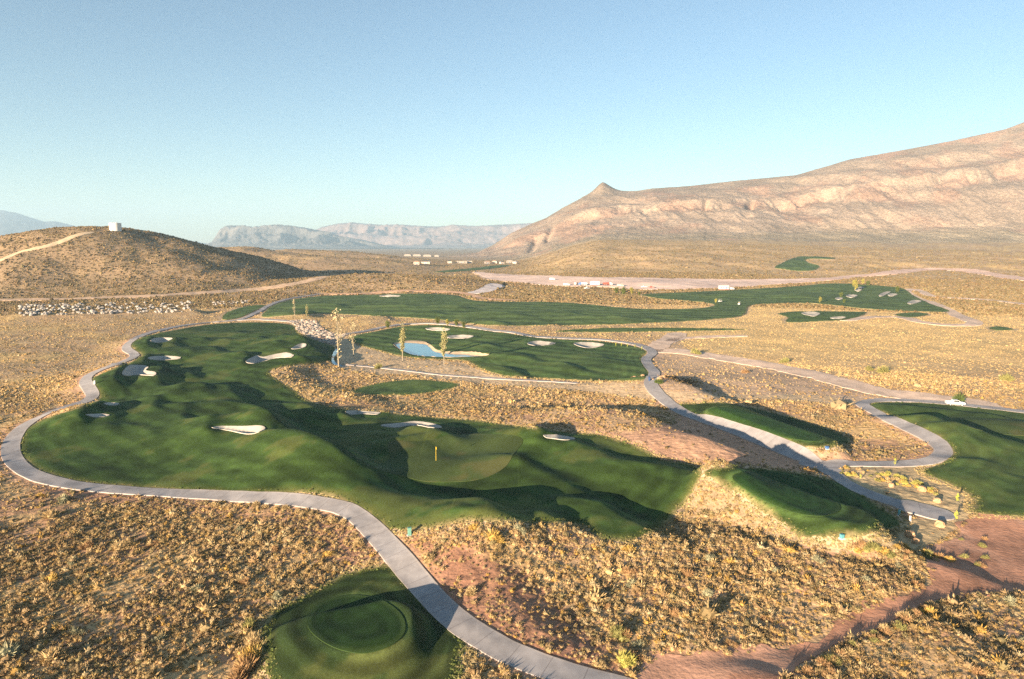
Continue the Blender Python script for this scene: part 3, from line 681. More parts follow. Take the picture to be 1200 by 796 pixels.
# grid height lookup for placing things
lnr = np.log(rr)
def hz(px_, py_):
    px_ = np.atleast_1d(np.asarray(px_, float)); py_ = np.atleast_1d(np.asarray(py_, float))
    r_ = np.hypot(px_, py_); a = np.arctan2(px_, py_)
    i = np.clip(np.searchsorted(rr, r_) - 1, 0, NR - 2); j = np.clip(np.searchsorted(az, a) - 1, 0, NC - 2)
    fi = np.clip((r_ - rr[i]) / (rr[i + 1] - rr[i]), 0, 1); fj = np.clip((a - az[j]) / (az[j + 1] - az[j]), 0, 1)
    def g_(A): return (A[i * NC + j] * (1 - fi) * (1 - fj) + A[(i + 1) * NC + j] * fi * (1 - fj) + A[i * NC + j + 1] * (1 - fi) * fj + A[(i + 1) * NC + j + 1] * fi * fj)
    return g_
def Zat(a, b): return hz(a, b)(GZ)
def spot(px_, py_):
    a, b = cast([px_], [py_]); return float(a[0]), float(b[0]), float(Zat(a, b)[0])

# ------------------------------------------------------------------ mountains
def mountain(name, sil, Df, Dc, prof, seed, cols, mat, amp=1.0, nx=700, nt=160, label='', foot=20, back=0.5, gull=60.0, knobs=(), notches=(), ledge=0):
    sil = np.array(sil, float)
    u = np.linspace(sil[0, 0], sil[-1, 0], nx)
    ysil = np.interp(u, sil[:, 0], sil[:, 1])
    A = np.arctan((u - 600) / F)
    Dcu = Dc(u) if callable(Dc) else np.full(nx, float(Dc)); Dfu = Df(u) if callable(Df) else np.full(nx, float(Df))
    Zc = CAMZ + (HY - ysil) / F * Dcu          # forward distance Dcu
    tv = np.concatenate([np.linspace(0, 1, nt), 1 + np.linspace(0, back, 30)[1:]])
    T, U = np.meshgrid(tv, np.arange(nx), indexing='ij')
    D = Dfu[U] + (Dcu[U] - Dfu[U]) * T
    X_ = (u[U] - 600) / F * D; Y_ = D
    if foot is None:
        foot = sm = h0((u - 600) / F * Dfu, Dfu.astype(float)) - 3.0; foot = foot[U]
    warp = fbm(X_ / (gull * 5), Y_ / (gull * 5), seed, 3)
    tt = np.clip(T, 0, 1)
    tw = np.clip(tt + 0.10 * warp * np.sin(np.pi * tt), 0, 1)
    P = np.interp(tw, [p for p, _ in prof], [q_ for _, q_ in prof])
    cl = np.interp(tw, [p for p, _ in prof[:-1]], [(prof[i_ + 1][1] - prof[i_][1]) / (prof[i_ + 1][0] - prof[i_][0]) for i_ in range(len(prof) - 1)])
    zc = Zc[U]
    Z_ = foot + (zc - foot) * P
    for (ku, kw, kh, kt) in knobs:
        Z_ = Z_ + kh * np.exp(-np.abs((u[U] - ku) / kw) ** 1.5) * np.exp(-((T - 1) / kt) ** 2)
    for (ku, kw, kd, k0, k1) in notches:
        Z_ = Z_ - kd * np.exp(-((u[U] - ku - 25 * (T - k0)) / kw) ** 2) * sst(k0, k0 + 0.03, T) * sst(k1, k1 - 0.06, T)
    rel = np.sin(np.pi * np.clip(tt, 0, 1)) * np.clip((zc - foot) / 250, 0.1, 1.0) * amp
    gl = ridged(X_ / gull + warp * 2, Y_ / (gull * 2.8), seed + 9, 4)
    Z_ = Z_ + rel * (22 * (gl - 0.6) * (0.35 + 1.0 * sst(1.2, 3.0, cl)) + 8 * fbm(X_ / 35, Y_ / 35, seed + 15, 4))
    Z_ = Z_ + np.where(T <= 1, 1, 0) * 2.0 * amp * fbm(X_ / 20, Y_ / 20, seed + 30, 3)
    Z_ = np.where(T > 1, Z_ * (1 - ((T - 1) / back) ** 1.4) - 30 * ((T - 1) / back), Z_)
    if ledge: Z_ = Z_ + ledge * np.sin(Z_ / 11.0 + 4 * warp) * sst(0.3, 0.5, tt) * sst(1.0, 0.9, tt) * (0.4 + np.clip(fbm(X_ / 150, Y_ / 150, seed + 77, 3) + 0.5, 0, 1))
    n_ = X_.shape
    qi = (np.arange(n_[0] - 1)[:, None] * nx + np.arange(nx - 1)[None, :]).ravel()
    q_ = np.stack([qi, qi + 1, qi + nx + 1, qi + nx], 1)
    V_ = np.column_stack([X_.ravel(), Y_.ravel(), Z_.ravel()])
    low, midc, cliff, top = [np.array(c_) for c_ in cols]
    w1 = sst(0.08, 0.4, tt + 0.15 * warp)[..., None]
    c_ = low * (1 - w1) + midc * w1
    w2 = sst(0.70, 0.95, tt)[..., None]; c_ = c_ * (1 - w2) + top * w2
    cm = sst(1.3, 2.6, cl + 3.2 * fbm(X_ / 90, Y_ / 90, seed + 41, 5))[..., None] * 0.8
    c_ = c_ * (1 - cm) + cliff * cm
    strata = np.sin(Z_ / 7.0 + 3 * warp)[..., None]
    c_ = c_ * (1 + 0.10 * strata * cm + 0.25 * fbm(X_ / 90, Y_ / 90, seed + 51, 4)[..., None])
    me = mesh_np(name, V_, q_); cattr(me, 'col', np.clip(c_.reshape(-1, 3), 0.01, 1))
    return link(name, me, mat, kind='structure', label=label)
mountain('mountain', [(520, 300), (560, 296), (580, 286), (600, 273), (620, 264), (640, 256), (658, 245), (670, 239), (682, 233.5), (700, 229.5), (715, 227.5), (730, 226.5), (745, 225.5), (760, 223), (800, 220.5), (860, 214), (925, 208), (960, 198), (985, 190.5), (1040, 181), (1100, 170), (1160, 157), (1200, 142), (1240, 132), (1300, 122), (1400, 118), (1560, 125)],
         lambda u: 1750 + 0 * u, lambda u: 2750 - 0.2 * (u - 560), [(0, 0), (0.28, 0.13), (0.52, 0.40), (0.60, 0.49), (0.65, 0.62), (0.74, 0.70), (0.86, 0.86), (1, 1)], 301,
         [(0.37, 0.285, 0.185), (0.39, 0.285, 0.205), (0.41, 0.255, 0.175), (0.35, 0.26, 0.185)], M['mount'], 0.5, 900, 220, label='long pinkish desert mountain with an orange cliff band and a small pointed knob', foot=None, ledge=3.5, knobs=[(704, 13, 44, 0.09)], notches=[(873, 4, 38, 0.55, 0.70), (822, 4, 24, 0.52, 0.62), (872, 6, 12, 0.42, 0.5), (640, 4, 12, 0.4, 0.7), (622, 5, 12, 0.3, 0.6), (980, 8, 10, 0.5, 0.75), (1090, 9, 12, 0.5, 0.8)])
mountain('mountain', [(215, 300), (240, 288), (252, 284), (262, 270), (270, 265.5), (285, 265), (300, 267), (330, 264.5), (345, 265.5), (365, 268.5), (385, 272), (400, 277), (430, 282), (470, 292), (520, 298)],
         7600, 8800, [(0, 0), (0.35, 0.25), (0.6, 0.55), (0.68, 0.95), (1, 1)], 331, [(0.17, 0.16, 0.14), (0.18, 0.16, 0.14), (0.13, 0.12, 0.11), (0.10, 0.10, 0.09)], M['farrock'], 2.4, 360, 90, label='distant flat topped mesa with a steep left cliff', foot=5, gull=300)
mountain('mountain', [(300, 300), (360, 276), (380, 266.5), (400, 262.5), (420, 262), (450, 264.5), (480, 265), (505, 266.5), (530, 265), (560, 265.5), (600, 263.5), (650, 262), (760, 262), (900, 262), (1000, 266)],
         9500, 11500, [(0, 0), (0.3, 0.2), (0.42, 0.5), (0.6, 0.6), (0.68, 0.93), (1, 1)], 351, [(0.27, 0.22, 0.19), (0.28, 0.20, 0.17), (0.26, 0.18, 0.15), (0.18, 0.16, 0.14)], M['farrock'], 2.6, 420, 90, label='far hazy mesa wall closing the valley', foot=5, gull=300)
mountain('mountain', [(-420, 262), (-300, 252), (-150, 256), (-60, 250), (-20, 251), (0, 248), (12, 247.3), (30, 251), (45, 256), (60, 260.5), (72, 260), (85, 263), (105, 268.5), (125, 271), (145, 270), (165, 272), (190, 277), (220, 282), (250, 286), (300, 292)],
         10500, 13200, [(0, 0), (0.4, 0.3), (0.7, 0.7), (1, 1)], 371, [(0.07, 0.075, 0.075)] * 4, M['farrock'], 2.5, 420, 80, label='dark blue hazy mountain range at the left edge', foot=5, gull=400)

# ------------------------------------------------------------------ scrub
# templates as numpy triangle soups: unit shrub radius 1, height 1
def tmpl(n_sp, seed, core=True, spiky=0.5, rings=2, seg=6, wd=(0.035, 0.085)):
    R_ = np.random.default_rng(seed)
    Vt, Ft, sh = [], [], []
    if core:
        rows = []
        for k_ in range(rings + 1):
            ph = k_ / (rings + 1) * math.pi / 2
            row = []
            for j_ in range(seg):
                a = (j_ + 0.5 * (k_ % 2)) / seg * 2 * math.pi; rad = math.cos(ph) * R_.uniform(0.45, 0.8); row.append(len(Vt))
                Vt.append((rad * math.cos(a), rad * math.sin(a), math.sin(ph) * 0.62 * R_.uniform(0.8, 1.1) - (0.25 if k_ == 0 else 0))); sh.append(R_.uniform(0.75, 1.05))
            rows.append(row)
        Vt.append((R_.uniform(-.15, .15), R_.uniform(-.15, .15), 0.62)); sh.append(1.0); top_ = len(Vt) - 1
        for k_ in range(rings):
            for j_ in range(seg):
                a, b, c_, d_ = rows[k_][j_], rows[k_][(j_ + 1) % seg], rows[k_ + 1][(j_ + 1) % seg], rows[k_ + 1][j_]
                Ft += [(a, b, c_), (a, c_, d_)]
        for j_ in range(seg): Ft.append((rows[-1][j_], rows[-1][(j_ + 1) % seg], top_))
    for k_ in range(n_sp):
        a = R_.uniform(0, 2 * math.pi); e = math.asin(R_.uniform(0.05, 1)); 
        d_ = np.array([math.cos(e) * math.cos(a), math.cos(e) * math.sin(a), math.sin(e)])
        L1 = R_.uniform(0.85, 1.2); b0 = d_ * 0.45; tip = d_ * L1 + np.array([0, 0, 0.05])
        s_v = np.cross(d_, R_.normal(size=3)); s_v /= np.linalg.norm(s_v) + 1e-9; wdt = R_.uniform(*wd)
        midp = d_ * (L1 * 0.75)
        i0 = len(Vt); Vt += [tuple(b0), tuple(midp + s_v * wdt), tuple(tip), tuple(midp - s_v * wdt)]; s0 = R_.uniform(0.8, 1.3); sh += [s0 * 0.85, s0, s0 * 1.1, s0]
        Ft += [(i0, i0 + 1, i0 + 2), (i0, i0 + 2, i0 + 3)]
    return np.array(Vt), np.array(Ft), np.array(sh)

def instance(tm, P, rad, hgt, rot, cols):
    """stack copies of templates; tm list; returns V,F,C"""
    Vs, Fs, Cs = [], [], []; off = 0
    ch = rng.integers(0, len(tm), len(P))
    for k_, (tv, tf, ts) in enumerate(tm):
        m = np.where(ch == k_)[0]
        if not len(m): continue
        c_, s__ = np.cos(rot[m]), np.sin(rot[m])
        vx = tv[None, :, 0] * c_[:, None] - tv[None, :, 1] * s__[:, None]; vy = tv[None, :, 0] * s__[:, None] + tv[None, :, 1] * c_[:, None]
        v = np.stack([P[m, 0, None] + vx * rad[m, None], P[m, 1, None] + vy * rad[m, None], P[m, 2, None] + tv[None, :, 2] * hgt[m, None]], 2).reshape(-1, 3)
        f = (tf[None] + (np.arange(len(m)) * len(tv))[:, None, None]).reshape(-1, 3) + off
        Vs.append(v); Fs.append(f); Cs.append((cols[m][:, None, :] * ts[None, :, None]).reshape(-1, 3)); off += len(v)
    return np.vstack(Vs), np.vstack(Fs), np.vstack(Cs)

def grid_at(arr, px_, py_): return hz(px_, py_)(arr)
PAL = np.array([(0.46, 0.325, 0.15), (0.43, 0.28, 0.105), (0.41, 0.275, 0.14), (0.29, 0.175, 0.08), (0.15, 0.11, 0.05), (0.25, 0.205, 0.09), (0.48, 0.375, 0.21), (0.47, 0.27, 0.05)])
def palette(n, wts):
    wts = np.array(wts, float); wts /= wts.sum()
    c_ = PAL[rng.choice(len(PAL), n, p=wts)]
    return (c_ * 0.75 + np.array((0.42, 0.30, 0.155)) * 0.25) * rng.uniform(0.85, 1.15, (n, 1))
# kept-clear masks in one array for lookup: distance to any sheet
CLEAR = np.minimum.reduce([TURF, PTH, SRIM, SCW, SCR])
def scatter(n, r0, r1, amin=-43, amax=43, clear=0.35):
    r_ = np.sqrt(rng.uniform(r0 * r0, r1 * r1, n)); a = np.radians(rng.uniform(amin, amax, n))
    X_ = r_ * np.sin(a); Y_ = r_ * np.cos(a)
    g_ = hz(X_, Y_)
    keep = (g_(CLEAR) > clear)
    d1 = g_(DRT); bare = np.maximum.reduce([sst(0.5, -0.5, d1), 0.93 * sst(0.5, -1.5, g_(SSAL)), 0.94 * sst(0.5, -0.8, g_(SWASH)), 0.8 * sst(1, -1, g_(SBROAD)), 0.985 * sst(0.5, -0.3, g_(SLAND)), 0.5 * sst(0.5, -0.5, g_(STRI)), 0.62 * sst(1, -2, g_(SR1)), 0.45 * sst(1, -1, g_(SR2)), 0.55 * sst(2.0, 0.4, g_(CLEAR))])
    clump = 0.5 + 1.1 * fbm(X_ / 7, Y_ / 7, 401, 3)
    keep &= (rng.random(n) > bare) & (rng.random(n) < np.clip(clump + 0.3, 0.12, 1))
    X_, Y_ = X_[keep], Y_[keep]
    return np.column_stack([X_, Y_, Zat(X_, Y_)])
def vis_mix(P):  # golden-orange patch in the lower middle, straw elsewhere
    return 0.5 + fbm(P[:, 0] / 18, P[:, 1] / 18, 411, 3)
def scrub_field(name, n, r0, r1, rad, hgt, tms, wts, label, clear=0.35, nearsize=None):
    P = scatter(n, r0, r1, clear=clear)
    N = len(P); sz = rng.lognormal(0, 0.5, N)
    c_ = palette(N, wts)
    big = 1 + 0.35 * fbm(P[:, 0] / 20, P[:, 1] / 20, 421, 3)
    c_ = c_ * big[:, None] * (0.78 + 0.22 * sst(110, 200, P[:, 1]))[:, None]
    # right hand dry field is paler and finer
    ar = P[:, 0] / P[:, 1]; fld = sst(0.18, 0.32, ar) * sst(165, 240, P[:, 1]) * sst(650, 560, P[:, 1])
    c_ = c_ * (1 - 0.7 * fld[:, None]) + np.array((0.64, 0.44, 0.19)) * 0.7 * fld[:, None]
    shr = 1 - 0.35 * fld
    V_, F_, C_ = instance(tms, P, rad * sz * shr, hgt * sz * rng.uniform(0.75, 1.25, N) * shr, rng.uniform(0, 6.28, N), c_)
    me = mesh_np(name, V_, None, F_, smooth_=False); cattr(me, 'col', np.clip(C_, 0.01, 0.9))
    print(name, N, len(F_))
    return link(name, me, M['scrub'], kind='stuff', label=label)
near_t = [tmpl(24, 500 + k_, True, rings=2, seg=6) for k_ in range(6)]
mid_t = [tmpl(8, 520 + k_, True, rings=1, seg=5) for k_ in range(5)]
far_t = [tmpl(0, 540 + k_, True, rings=1, seg=5) for k_ in range(5)]
WN = [4, 4, 4, 3, 1.6, 1.6, 2.0, 1.0]
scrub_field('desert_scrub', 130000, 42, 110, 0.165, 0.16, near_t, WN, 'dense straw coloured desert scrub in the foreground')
scrub_field('desert_scrub', 130000, 110, 230, 0.24, 0.19, mid_t, WN, 'straw coloured desert scrub in the middle distance')
scrub_field('desert_scrub', 230000, 230, 520, 0.27, 0.15, far_t, [5, 3, 4, 2, 1, 1.5, 3, 0.3], 'dry scrub and grass clumps beyond the fairways', clear=1.0)
# far shrubs with larger spacing on hills
def hill_scrub(name, n, r0, r1, rad, hgt, label):
    P = scatter(n, r0, r1, clear=2.0)
    N = len(P); sz = rng.lognormal(0, 0.4, N)
    c_ = palette(N, [0.8, 0.6, 0.8, 3, 4.5, 3.5, 0.3, 0]) * 0.62
    V_, F_, C_ = instance(far_t, P, rad * sz, hgt * sz, rng.uniform(0, 6.28, N), c_)
    me = mesh_np(name, V_, None, F_, smooth_=False); cattr(me, 'col', np.clip(C_, 0.01, 0.9)); print(name, N)
    return link(name, me, M['scrub'], kind='stuff', label=label)
hill_scrub('hill_scrub', 150000, 440, 820, 0.7, 0.75, 'dark creosote scrub dotted over the tank hill and ridges')
hill_scrub('hill_scrub', 110000, 820, 1700, 1.1, 0.8, 'far scrub dotted over the low ridges and slopes')

def mound():
    X0, Y0 = at_z(784, 437, 3); N = 420; P = np.column_stack([float(X0) + rng.normal(0, 4.4, N), float(Y0) + rng.normal(0, 4.6, N), np.zeros(N)]); P[:, 2] = Zat(P[:, 0], P[:, 1])
    P = P[hz(P[:, 0], P[:, 1])(PTH) > 0.5]; N = len(P); sz = rng.lognormal(-0.9, 0.35, N)
    V_, F_, C_ = instance(mid_t, P, sz, sz, rng.uniform(0, 6.28, N), np.array([(0.20, 0.12, 0.05), (0.12, 0.08, 0.04), (0.33, 0.22, 0.10)])[rng.integers(0, 3, N)])
    me = mesh_np('mound_scrub', V_, None, F_, smooth_=False); cattr(me, 'col', C_)
    link('mound_scrub', me, M['scrub'], kind='stuff', label='dark brown brush covering the mound right of the path bend')
mound()
def fringe():
    n = 330000
    r_ = np.exp(rng.uniform(math.log(48), math.log(330), n)); a = np.radians(rng.uniform(-42, 42, n))
    X_ = r_ * np.sin(a); Y_ = r_ * np.cos(a); g_ = hz(X_, Y_); d_ = g_(TURF)
    m = (d_ > -0.9) & (d_ < 1.3) & (g_(PTH) > 0.15) & (g_(SRIM) > 0)
    X_, Y_, d_ = X_[m], Y_[m], d_[m]; P = np.column_stack([X_, Y_, Zat(X_, Y_)]); N = len(P)
    w_ = sst(-0.7, 0.9, d_ + rng.normal(0, 0.35, N))[:, None]
    c_ = np.array((0.10, 0.125, 0.035)) * (1 - w_) + np.array((0.42, 0.31, 0.15)) * w_; c_ = c_ * rng.uniform(0.75, 1.2, (N, 1))
    sz = rng.lognormal(0, 0.35, N) * (0.11 + 0.0006 * r_[m])
    V_, F_, C_ = instance(mid_t, P, sz * 1.2, sz, rng.uniform(0, 6.28, N), c_)
    me = mesh_np('rough_grass', V_, None, F_, smooth_=False); cattr(me, 'col', np.clip(C_, 0.01, .9)); print('fringe', N)
    link('rough_grass', me, M['scrub'], kind='stuff', label='ragged half dry grass along the edges of the turf')
fringe()
# rocks of the wash
def rock_t(seed, seg=7):
    R_ = np.random.default_rng(seed); Vt = []; Ft = []
    rows = []
    for k_, ph in enumerate((-0.6, 0.1, 0.75)):
        row = []
        for j_ in range(seg):
            a = (j_ + 0.5 * k_) / seg * 2 * math.pi; q_ = R_.uniform(0.72, 1.1)
            row.append(len(Vt)); Vt.append((math.cos(ph) * math.cos(a) * q_, math.cos(ph) * math.sin(a) * q_, math.sin(ph) * R_.uniform(0.8, 1.1)))
        rows.append(row)
    Vt.append((R_.uniform(-.2, .2), R_.uniform(-.2, .2), R_.uniform(.8, 1.0))); tp = len(Vt) - 1
    Vt.append((0, 0, -0.8)); bt = len(Vt) - 1
    for k_ in range(2):
        for j_ in range(seg):
            a, b, c_, d_ = rows[k_][j_], rows[k_][(j_ + 1) % seg], rows[k_ + 1][(j_ + 1) % seg], rows[k_ + 1][j_]
            Ft += [(a, b, c_), (a, c_, d_)]
    for j_ in range(seg): Ft += [(rows[-1][j_], rows[-1][(j_ + 1) % seg], tp), (rows[0][(j_ + 1) % seg], rows[0][j_], bt)]
    return np.array(Vt), np.array(Ft), R_.uniform(0.85, 1.1, len(Vt))
rocks_t = [rock_t(600 + k_) for k_ in range(6)]
def inpoly_pts(Wp, n):
    lo, hi = Wp.min(0), Wp.max(0); q_ = rng.uniform(lo, hi, (n, 2)); s = poly_sdf(Wp, q_, 5); return q_[s < -0.2]
q_ = inpoly_pts(CRW, 9000)
P = np.column_stack([q_, Zat(q_[:, 0], q_[:, 1])]); N = len(P)
sz = rng.lognormal(-0.9, 0.4, N); c_ = np.array([(0.42, 0.36, 0.30), (0.50, 0.42, 0.34), (0.33, 0.29, 0.26), (0.40, 0.28, 0.2)])[rng.integers(0, 4, N)]
V_, F_, C_ = instance(rocks_t, P, sz, sz * 0.7, rng.uniform(0, 6.28, N), c_)
me = mesh_np('wash_rocks', V_, None, F_, smooth_=False); cattr(me, 'col', C_); link('wash_rocks', me, M['rock'], kind='stuff', label='bed of grey and tan rocks lining the wash')

# ------------------------------------------------------------------ single boulders
bmesh_protos = []
for k_, (tv, tf, ts) in enumerate(rocks_t):
    me = mesh_np('boulder', tv * np.array([1, 1, 0.85]), None, tf, smooth_=False); cattr(me, 'col', np.array((0.38, 0.345, 0.31))[None] * ts[:, None]); me.materials.append(M['rock']); bmesh_protos.append(me)
tanb = []
for k_, (tv, tf, ts) in enumerate(rocks_t[:3]):
    me = mesh_np('boulder', tv, None, tf, smooth_=False); cattr(me, 'col', np.array((0.48, 0.30, 0.17))[None] * ts[:, None]); me.materials.append(M['rock']); tanb.append(me)
protoB = None
def place(name, me, loc, s, rz, **props):
    o = bpy.data.objects.new(name, me); COL.objects.link(o); o.location = loc; o.rotation_euler = (random.uniform(-.2, .2), random.uniform(-.2, .2), rz); o.scale = (s[0], s[1], s[2])
    for k2, v in props.items(): o[k2] = v
    return o
pp = []
for k_ in range(235):
    u = random.random(); px_ = 24 + 202 * u; cy = 364.5 - 4.5 * u + 0; py_ = cy + random.uniform(-6.5, 6.5) * (1 - 0.1 * u)
    pp.append((px_, py_))
bx_, by_ = cast([p[0] for p in pp], [p[1] for p in pp]); bz_ = Zat(bx_, by_)
for k_ in range(len(pp)):
    s = random.uniform(0.7, 1.55)
    place('boulder', bmesh_protos[k_ % 6], (bx_[k_], by_[k_], bz_[k_] + 0.3 * s), (s, s * random.uniform(.7, 1), s * random.uniform(.7, .95)), random.uniform(0, 6.28), label='pale boulder in the long rock pile below the tank hill', category='boulder', group='boulders of the long pile below the tank hill')
pp = [(random.uniform(250, 297), 0) for _ in range(34)]; pp = [(a, 356.8 - (a - 250) * 0.075 + random.uniform(-1.6, 1.6)) for a, _ in pp]
bx_, by_ = cast([p[0] for p in pp], [p[1] for p in pp]); bz_ = Zat(bx_, by_)
for k_ in range(len(pp)):
    s = random.uniform(0.6, 1.2)
    place('boulder', bmesh_protos[k_ % 6], (bx_[k_], by_[k_], bz_[k_] + 0.3 * s), (s, s * .8, s * .8), random.uniform(0, 6.28), label='pale boulder in the short rock row beyond the turf wedge', category='boulder', group='boulders of the short row beyond the turf wedge')
for (px_, py_, s, lb) in [(1098, 589, 0.6, 'tan boulder standing alone above the path apron, nearest the right fairway'), (1101, 617, 0.7, 'tan boulder just past the tip of the path apron'), (1066, 630, 0.8, 'wide tan boulder between the apron and the scrub bank'), (1044, 571, 0.62, 'tan boulder at the lower edge of the shrub bed on the peninsula'), (1080, 576, 0.7, 'tan boulder left of the upper apron boulder'), (1073, 637, 0.6, 'small tan boulder on the scrub edge by the red road')]:
    X_, Y_, Z_ = spot(px_, py_)
    place('boulder', tanb[random.randrange(3)], (X_, Y_, Z_ + 0.35 * s), (s, s * .8, s), random.uniform(0, 6), label=lb, category='boulder')
for k_ in range(60):
    a = random.gauss(0, 1); b = random.gauss(0, 1)
    X0, Y0 = at_z(784, 437, 3); X_ = float(X0) + a * 4.2; Y_ = float(Y0) + b * 4.2; s = random.uniform(0.25, 0.75)
    place('boulder', tanb[k_ % 3], (X_, Y_, float(Zat(X_, Y_)[0]) + 0.2 * s), (s, s, s * .8), random.uniform(0, 6), label='brown rock on the dark mound right of the path bend', category='boulder', group='rocks on the dark mound')

# ------------------------------------------------------------------ single shrubs
def shrub_mesh(name, seed, color, n_sp=650, spike=0.06, hh=1.0):
    R_ = np.random.default_rng(seed)
    tv, tf, ts = tmpl(n_sp, seed, True, rings=3, seg=9)
    # lumpy outline: several lobes
    Vs, Fs, Ss = [], [], []; off = 0
    for k_ in range(5):
        c0 = np.array([R_.uniform(-.5, .5), R_.uniform(-.5, .5), 0 if k_ else 0.1]); s0 = R_.uniform(0.45, 0.8) if k_ else 0.85
        tv, tf, ts = tmpl(n_sp // 5, seed * 7 + k_, True, rings=2, seg=7, wd=(0.02, 0.045))
        Vs.append(tv * s0 * np.array([1, 1, hh]) + c0); Fs.append(tf + off); Ss.append(ts * R_.uniform(0.8, 1.15)); off += len(tv)
    V_ = np.vstack(Vs); me = mesh_np(name, V_, None, np.vstack(Fs), smooth_=False)
    cattr(me, 'col', np.clip(np.array(color)[None] * np.concatenate(Ss)[:, None], 0.01, .9)); me.materials.append(M['scrub'])
    return me
SH = {'straw': [shrub_mesh('desert_shrub', 700 + k_, (0.40, 0.285, 0.14)) for k_ in range(3)],
      'gold': [shrub_mesh('desert_shrub', 710 + k_, (0.45, 0.29, 0.08)) for k_ in range(2)],
      'grey': [shrub_mesh('desert_shrub', 720 + k_, (0.27, 0.25, 0.15)) for k_ in range(2)],
      'olive': [shrub_mesh('desert_shrub', 730 + k_, (0.22, 0.20, 0.07)) for k_ in range(2)],
      'lime': [shrub_mesh('desert_shrub', 740, (0.42, 0.38, 0.10), hh=1.2)],
      'brown': [shrub_mesh('desert_shrub', 750, (0.32, 0.19, 0.09))],
      'green': [shrub_mesh('desert_shrub', 760, (0.09, 0.12, 0.035), hh=1.2)]}
def shrub(px_, py_, s, kind, lb, grp=None, h=1.0):
    X_, Y_, Z_ = spot(px_, py_)
    pr = dict(label=lb, category='shrub')
    if grp: pr['group'] = grp
    return place('desert_shrub', random.choice(SH[kind]), (X_, Y_, Z_ - 0.05), (s, s, s * h), random.uniform(0, 6.28), **pr)
for a in [(75, 588, 1.15, 'grey', 'round grey green shrub standing by the lower left cart path'), (48, 583, 0.8, 'gold', 'yellow flowering shrub left of the grey green one by the path'),
          (733, 778, 1.0, 'lime', 'bright lime yellow shrub between the bottom path and the red road'), (728, 745, 1.1, 'olive', 'dark olive shrub behind the lime one'),
          (294, 775, 1.1, 'gold', 'golden shrub touching the bottom left tee mound', None, 1.5), (284, 792, 1.4, 'brown', 'rusty brown shrub at the bottom edge left of the tee mound', None, 1.3), (300, 757, 0.9, 'straw', 'straw shrub at the left rim of the bottom tee mound', None, 1.5), (290, 740, 0.8, 'olive', 'olive shrub above the golden one left of the tee mound', None, 1.6),
          (60, 605, 1.3, 'straw', 'pale straw shrub below the grey green one'), (145, 641, 1.3, 'straw', 'big pale shrub in the left scrub field with a long shadow'), (58, 690, 1.2, 'straw', 'round straw shrub low in the left scrub field'), (2, 772, 1.4, 'grey', 'grey shrub cut by the bottom left corner'), (65, 775, 1.3, 'straw', 'pale shrub near the bottom left corner'),
          (420, 640, 0.9, 'straw', 'straw shrub just left of the path bend'), (1035, 437, 2.4, 'olive', 'largest olive bush out in the dry right field'), (1182, 446, 2.2, 'olive', 'olive bush at the far right of the dry field'), (918, 425, 1.7, 'olive', 'olive bush beside the broad wash road'), (818, 415, 2.2, 'olive', 'olive bush above the wash road near the dark mound'), (1020, 434, 1.4, 'olive', 'smaller olive bush left of the largest one in the dry field'),
          (874, 437, 1.3, 'brown', 'brown bush on the lower side of the wash road'), (443, 432, 1.6, 'olive', 'olive bush on the tan wash beside the narrow path'), (771, 449, 1.3, 'green', 'dark green bush right of the path by the litter bin'),
          (735, 645, 0.9, 'gold', 'golden bush under the lower tip of the main fairway'), (580, 636, 1.3, 'gold', 'golden bush under the main fairway left of the red soil'), (506, 655, 0.9, 'straw', 'straw bush right of the path below the green box')]:
    shrub(*a)
# shrubs planted along the path shadow line and peninsula bed
for (px_, py_) in [(300, 594), (312, 595), (322, 597), (333, 597), (345, 600), (357, 601), (367, 603), (378, 606), (390, 610), (400, 614), (410, 618)]:
    shrub(px_ + random.uniform(-3, 3), py_ + random.uniform(-1, 2), random.uniform(0.55, 0.8), 'straw', 'straw bush in the row along the near edge of the curving path', 'bushes in the row along the curving path')
for k_ in range(70):
    u = random.random()
    if k_ < 46: px_ = 985 + 85 * u; py_ = 551 + 16 * u + random.uniform(-6, 5)
    else: px_ = 1055 + 50 * u; py_ = 565 + 22 * u * 0.6 + random.uniform(-4, 5)
    shrub(px_, py_, random.uniform(0.25, 0.55), random.choice(['olive', 'gold', 'straw', 'lime']), 'small planted shrub in the tan bed between the right paths', 'planted shrubs in the tan bed')
for k_ in range(26):
    u = random.random(); px_ = 1000 + 120 * u; py_ = 641 + 12 * u + random.uniform(-4, 6)
    shrub(px_, py_, random.uniform(0.4, 0.85), random.choice(['olive', 'gold', 'straw', 'brown']), 'shrub on the bank between the tan bed and the red road', 'shrubs on the bank by the red road')
for k_ in range(8):
    shrub(1105 + 55 * random.random(), 628 + 40 * random.random() * 0.9, random.uniform(0.35, 0.6), random.choice(['olive', 'brown']), 'low shrub scattered on the red earth', 'shrubs on the red earth')
for k_ in range(30):
    u = random.random(); shrub(925 + 165 * u + random.uniform(-5, 5), 798 - 88 * u + random.uniform(-3, 7), random.uniform(0.4, 0.75), random.choice(['olive', 'brown', 'straw']), 'shrub lining the lower side of the red road', 'shrubs lining the red road')
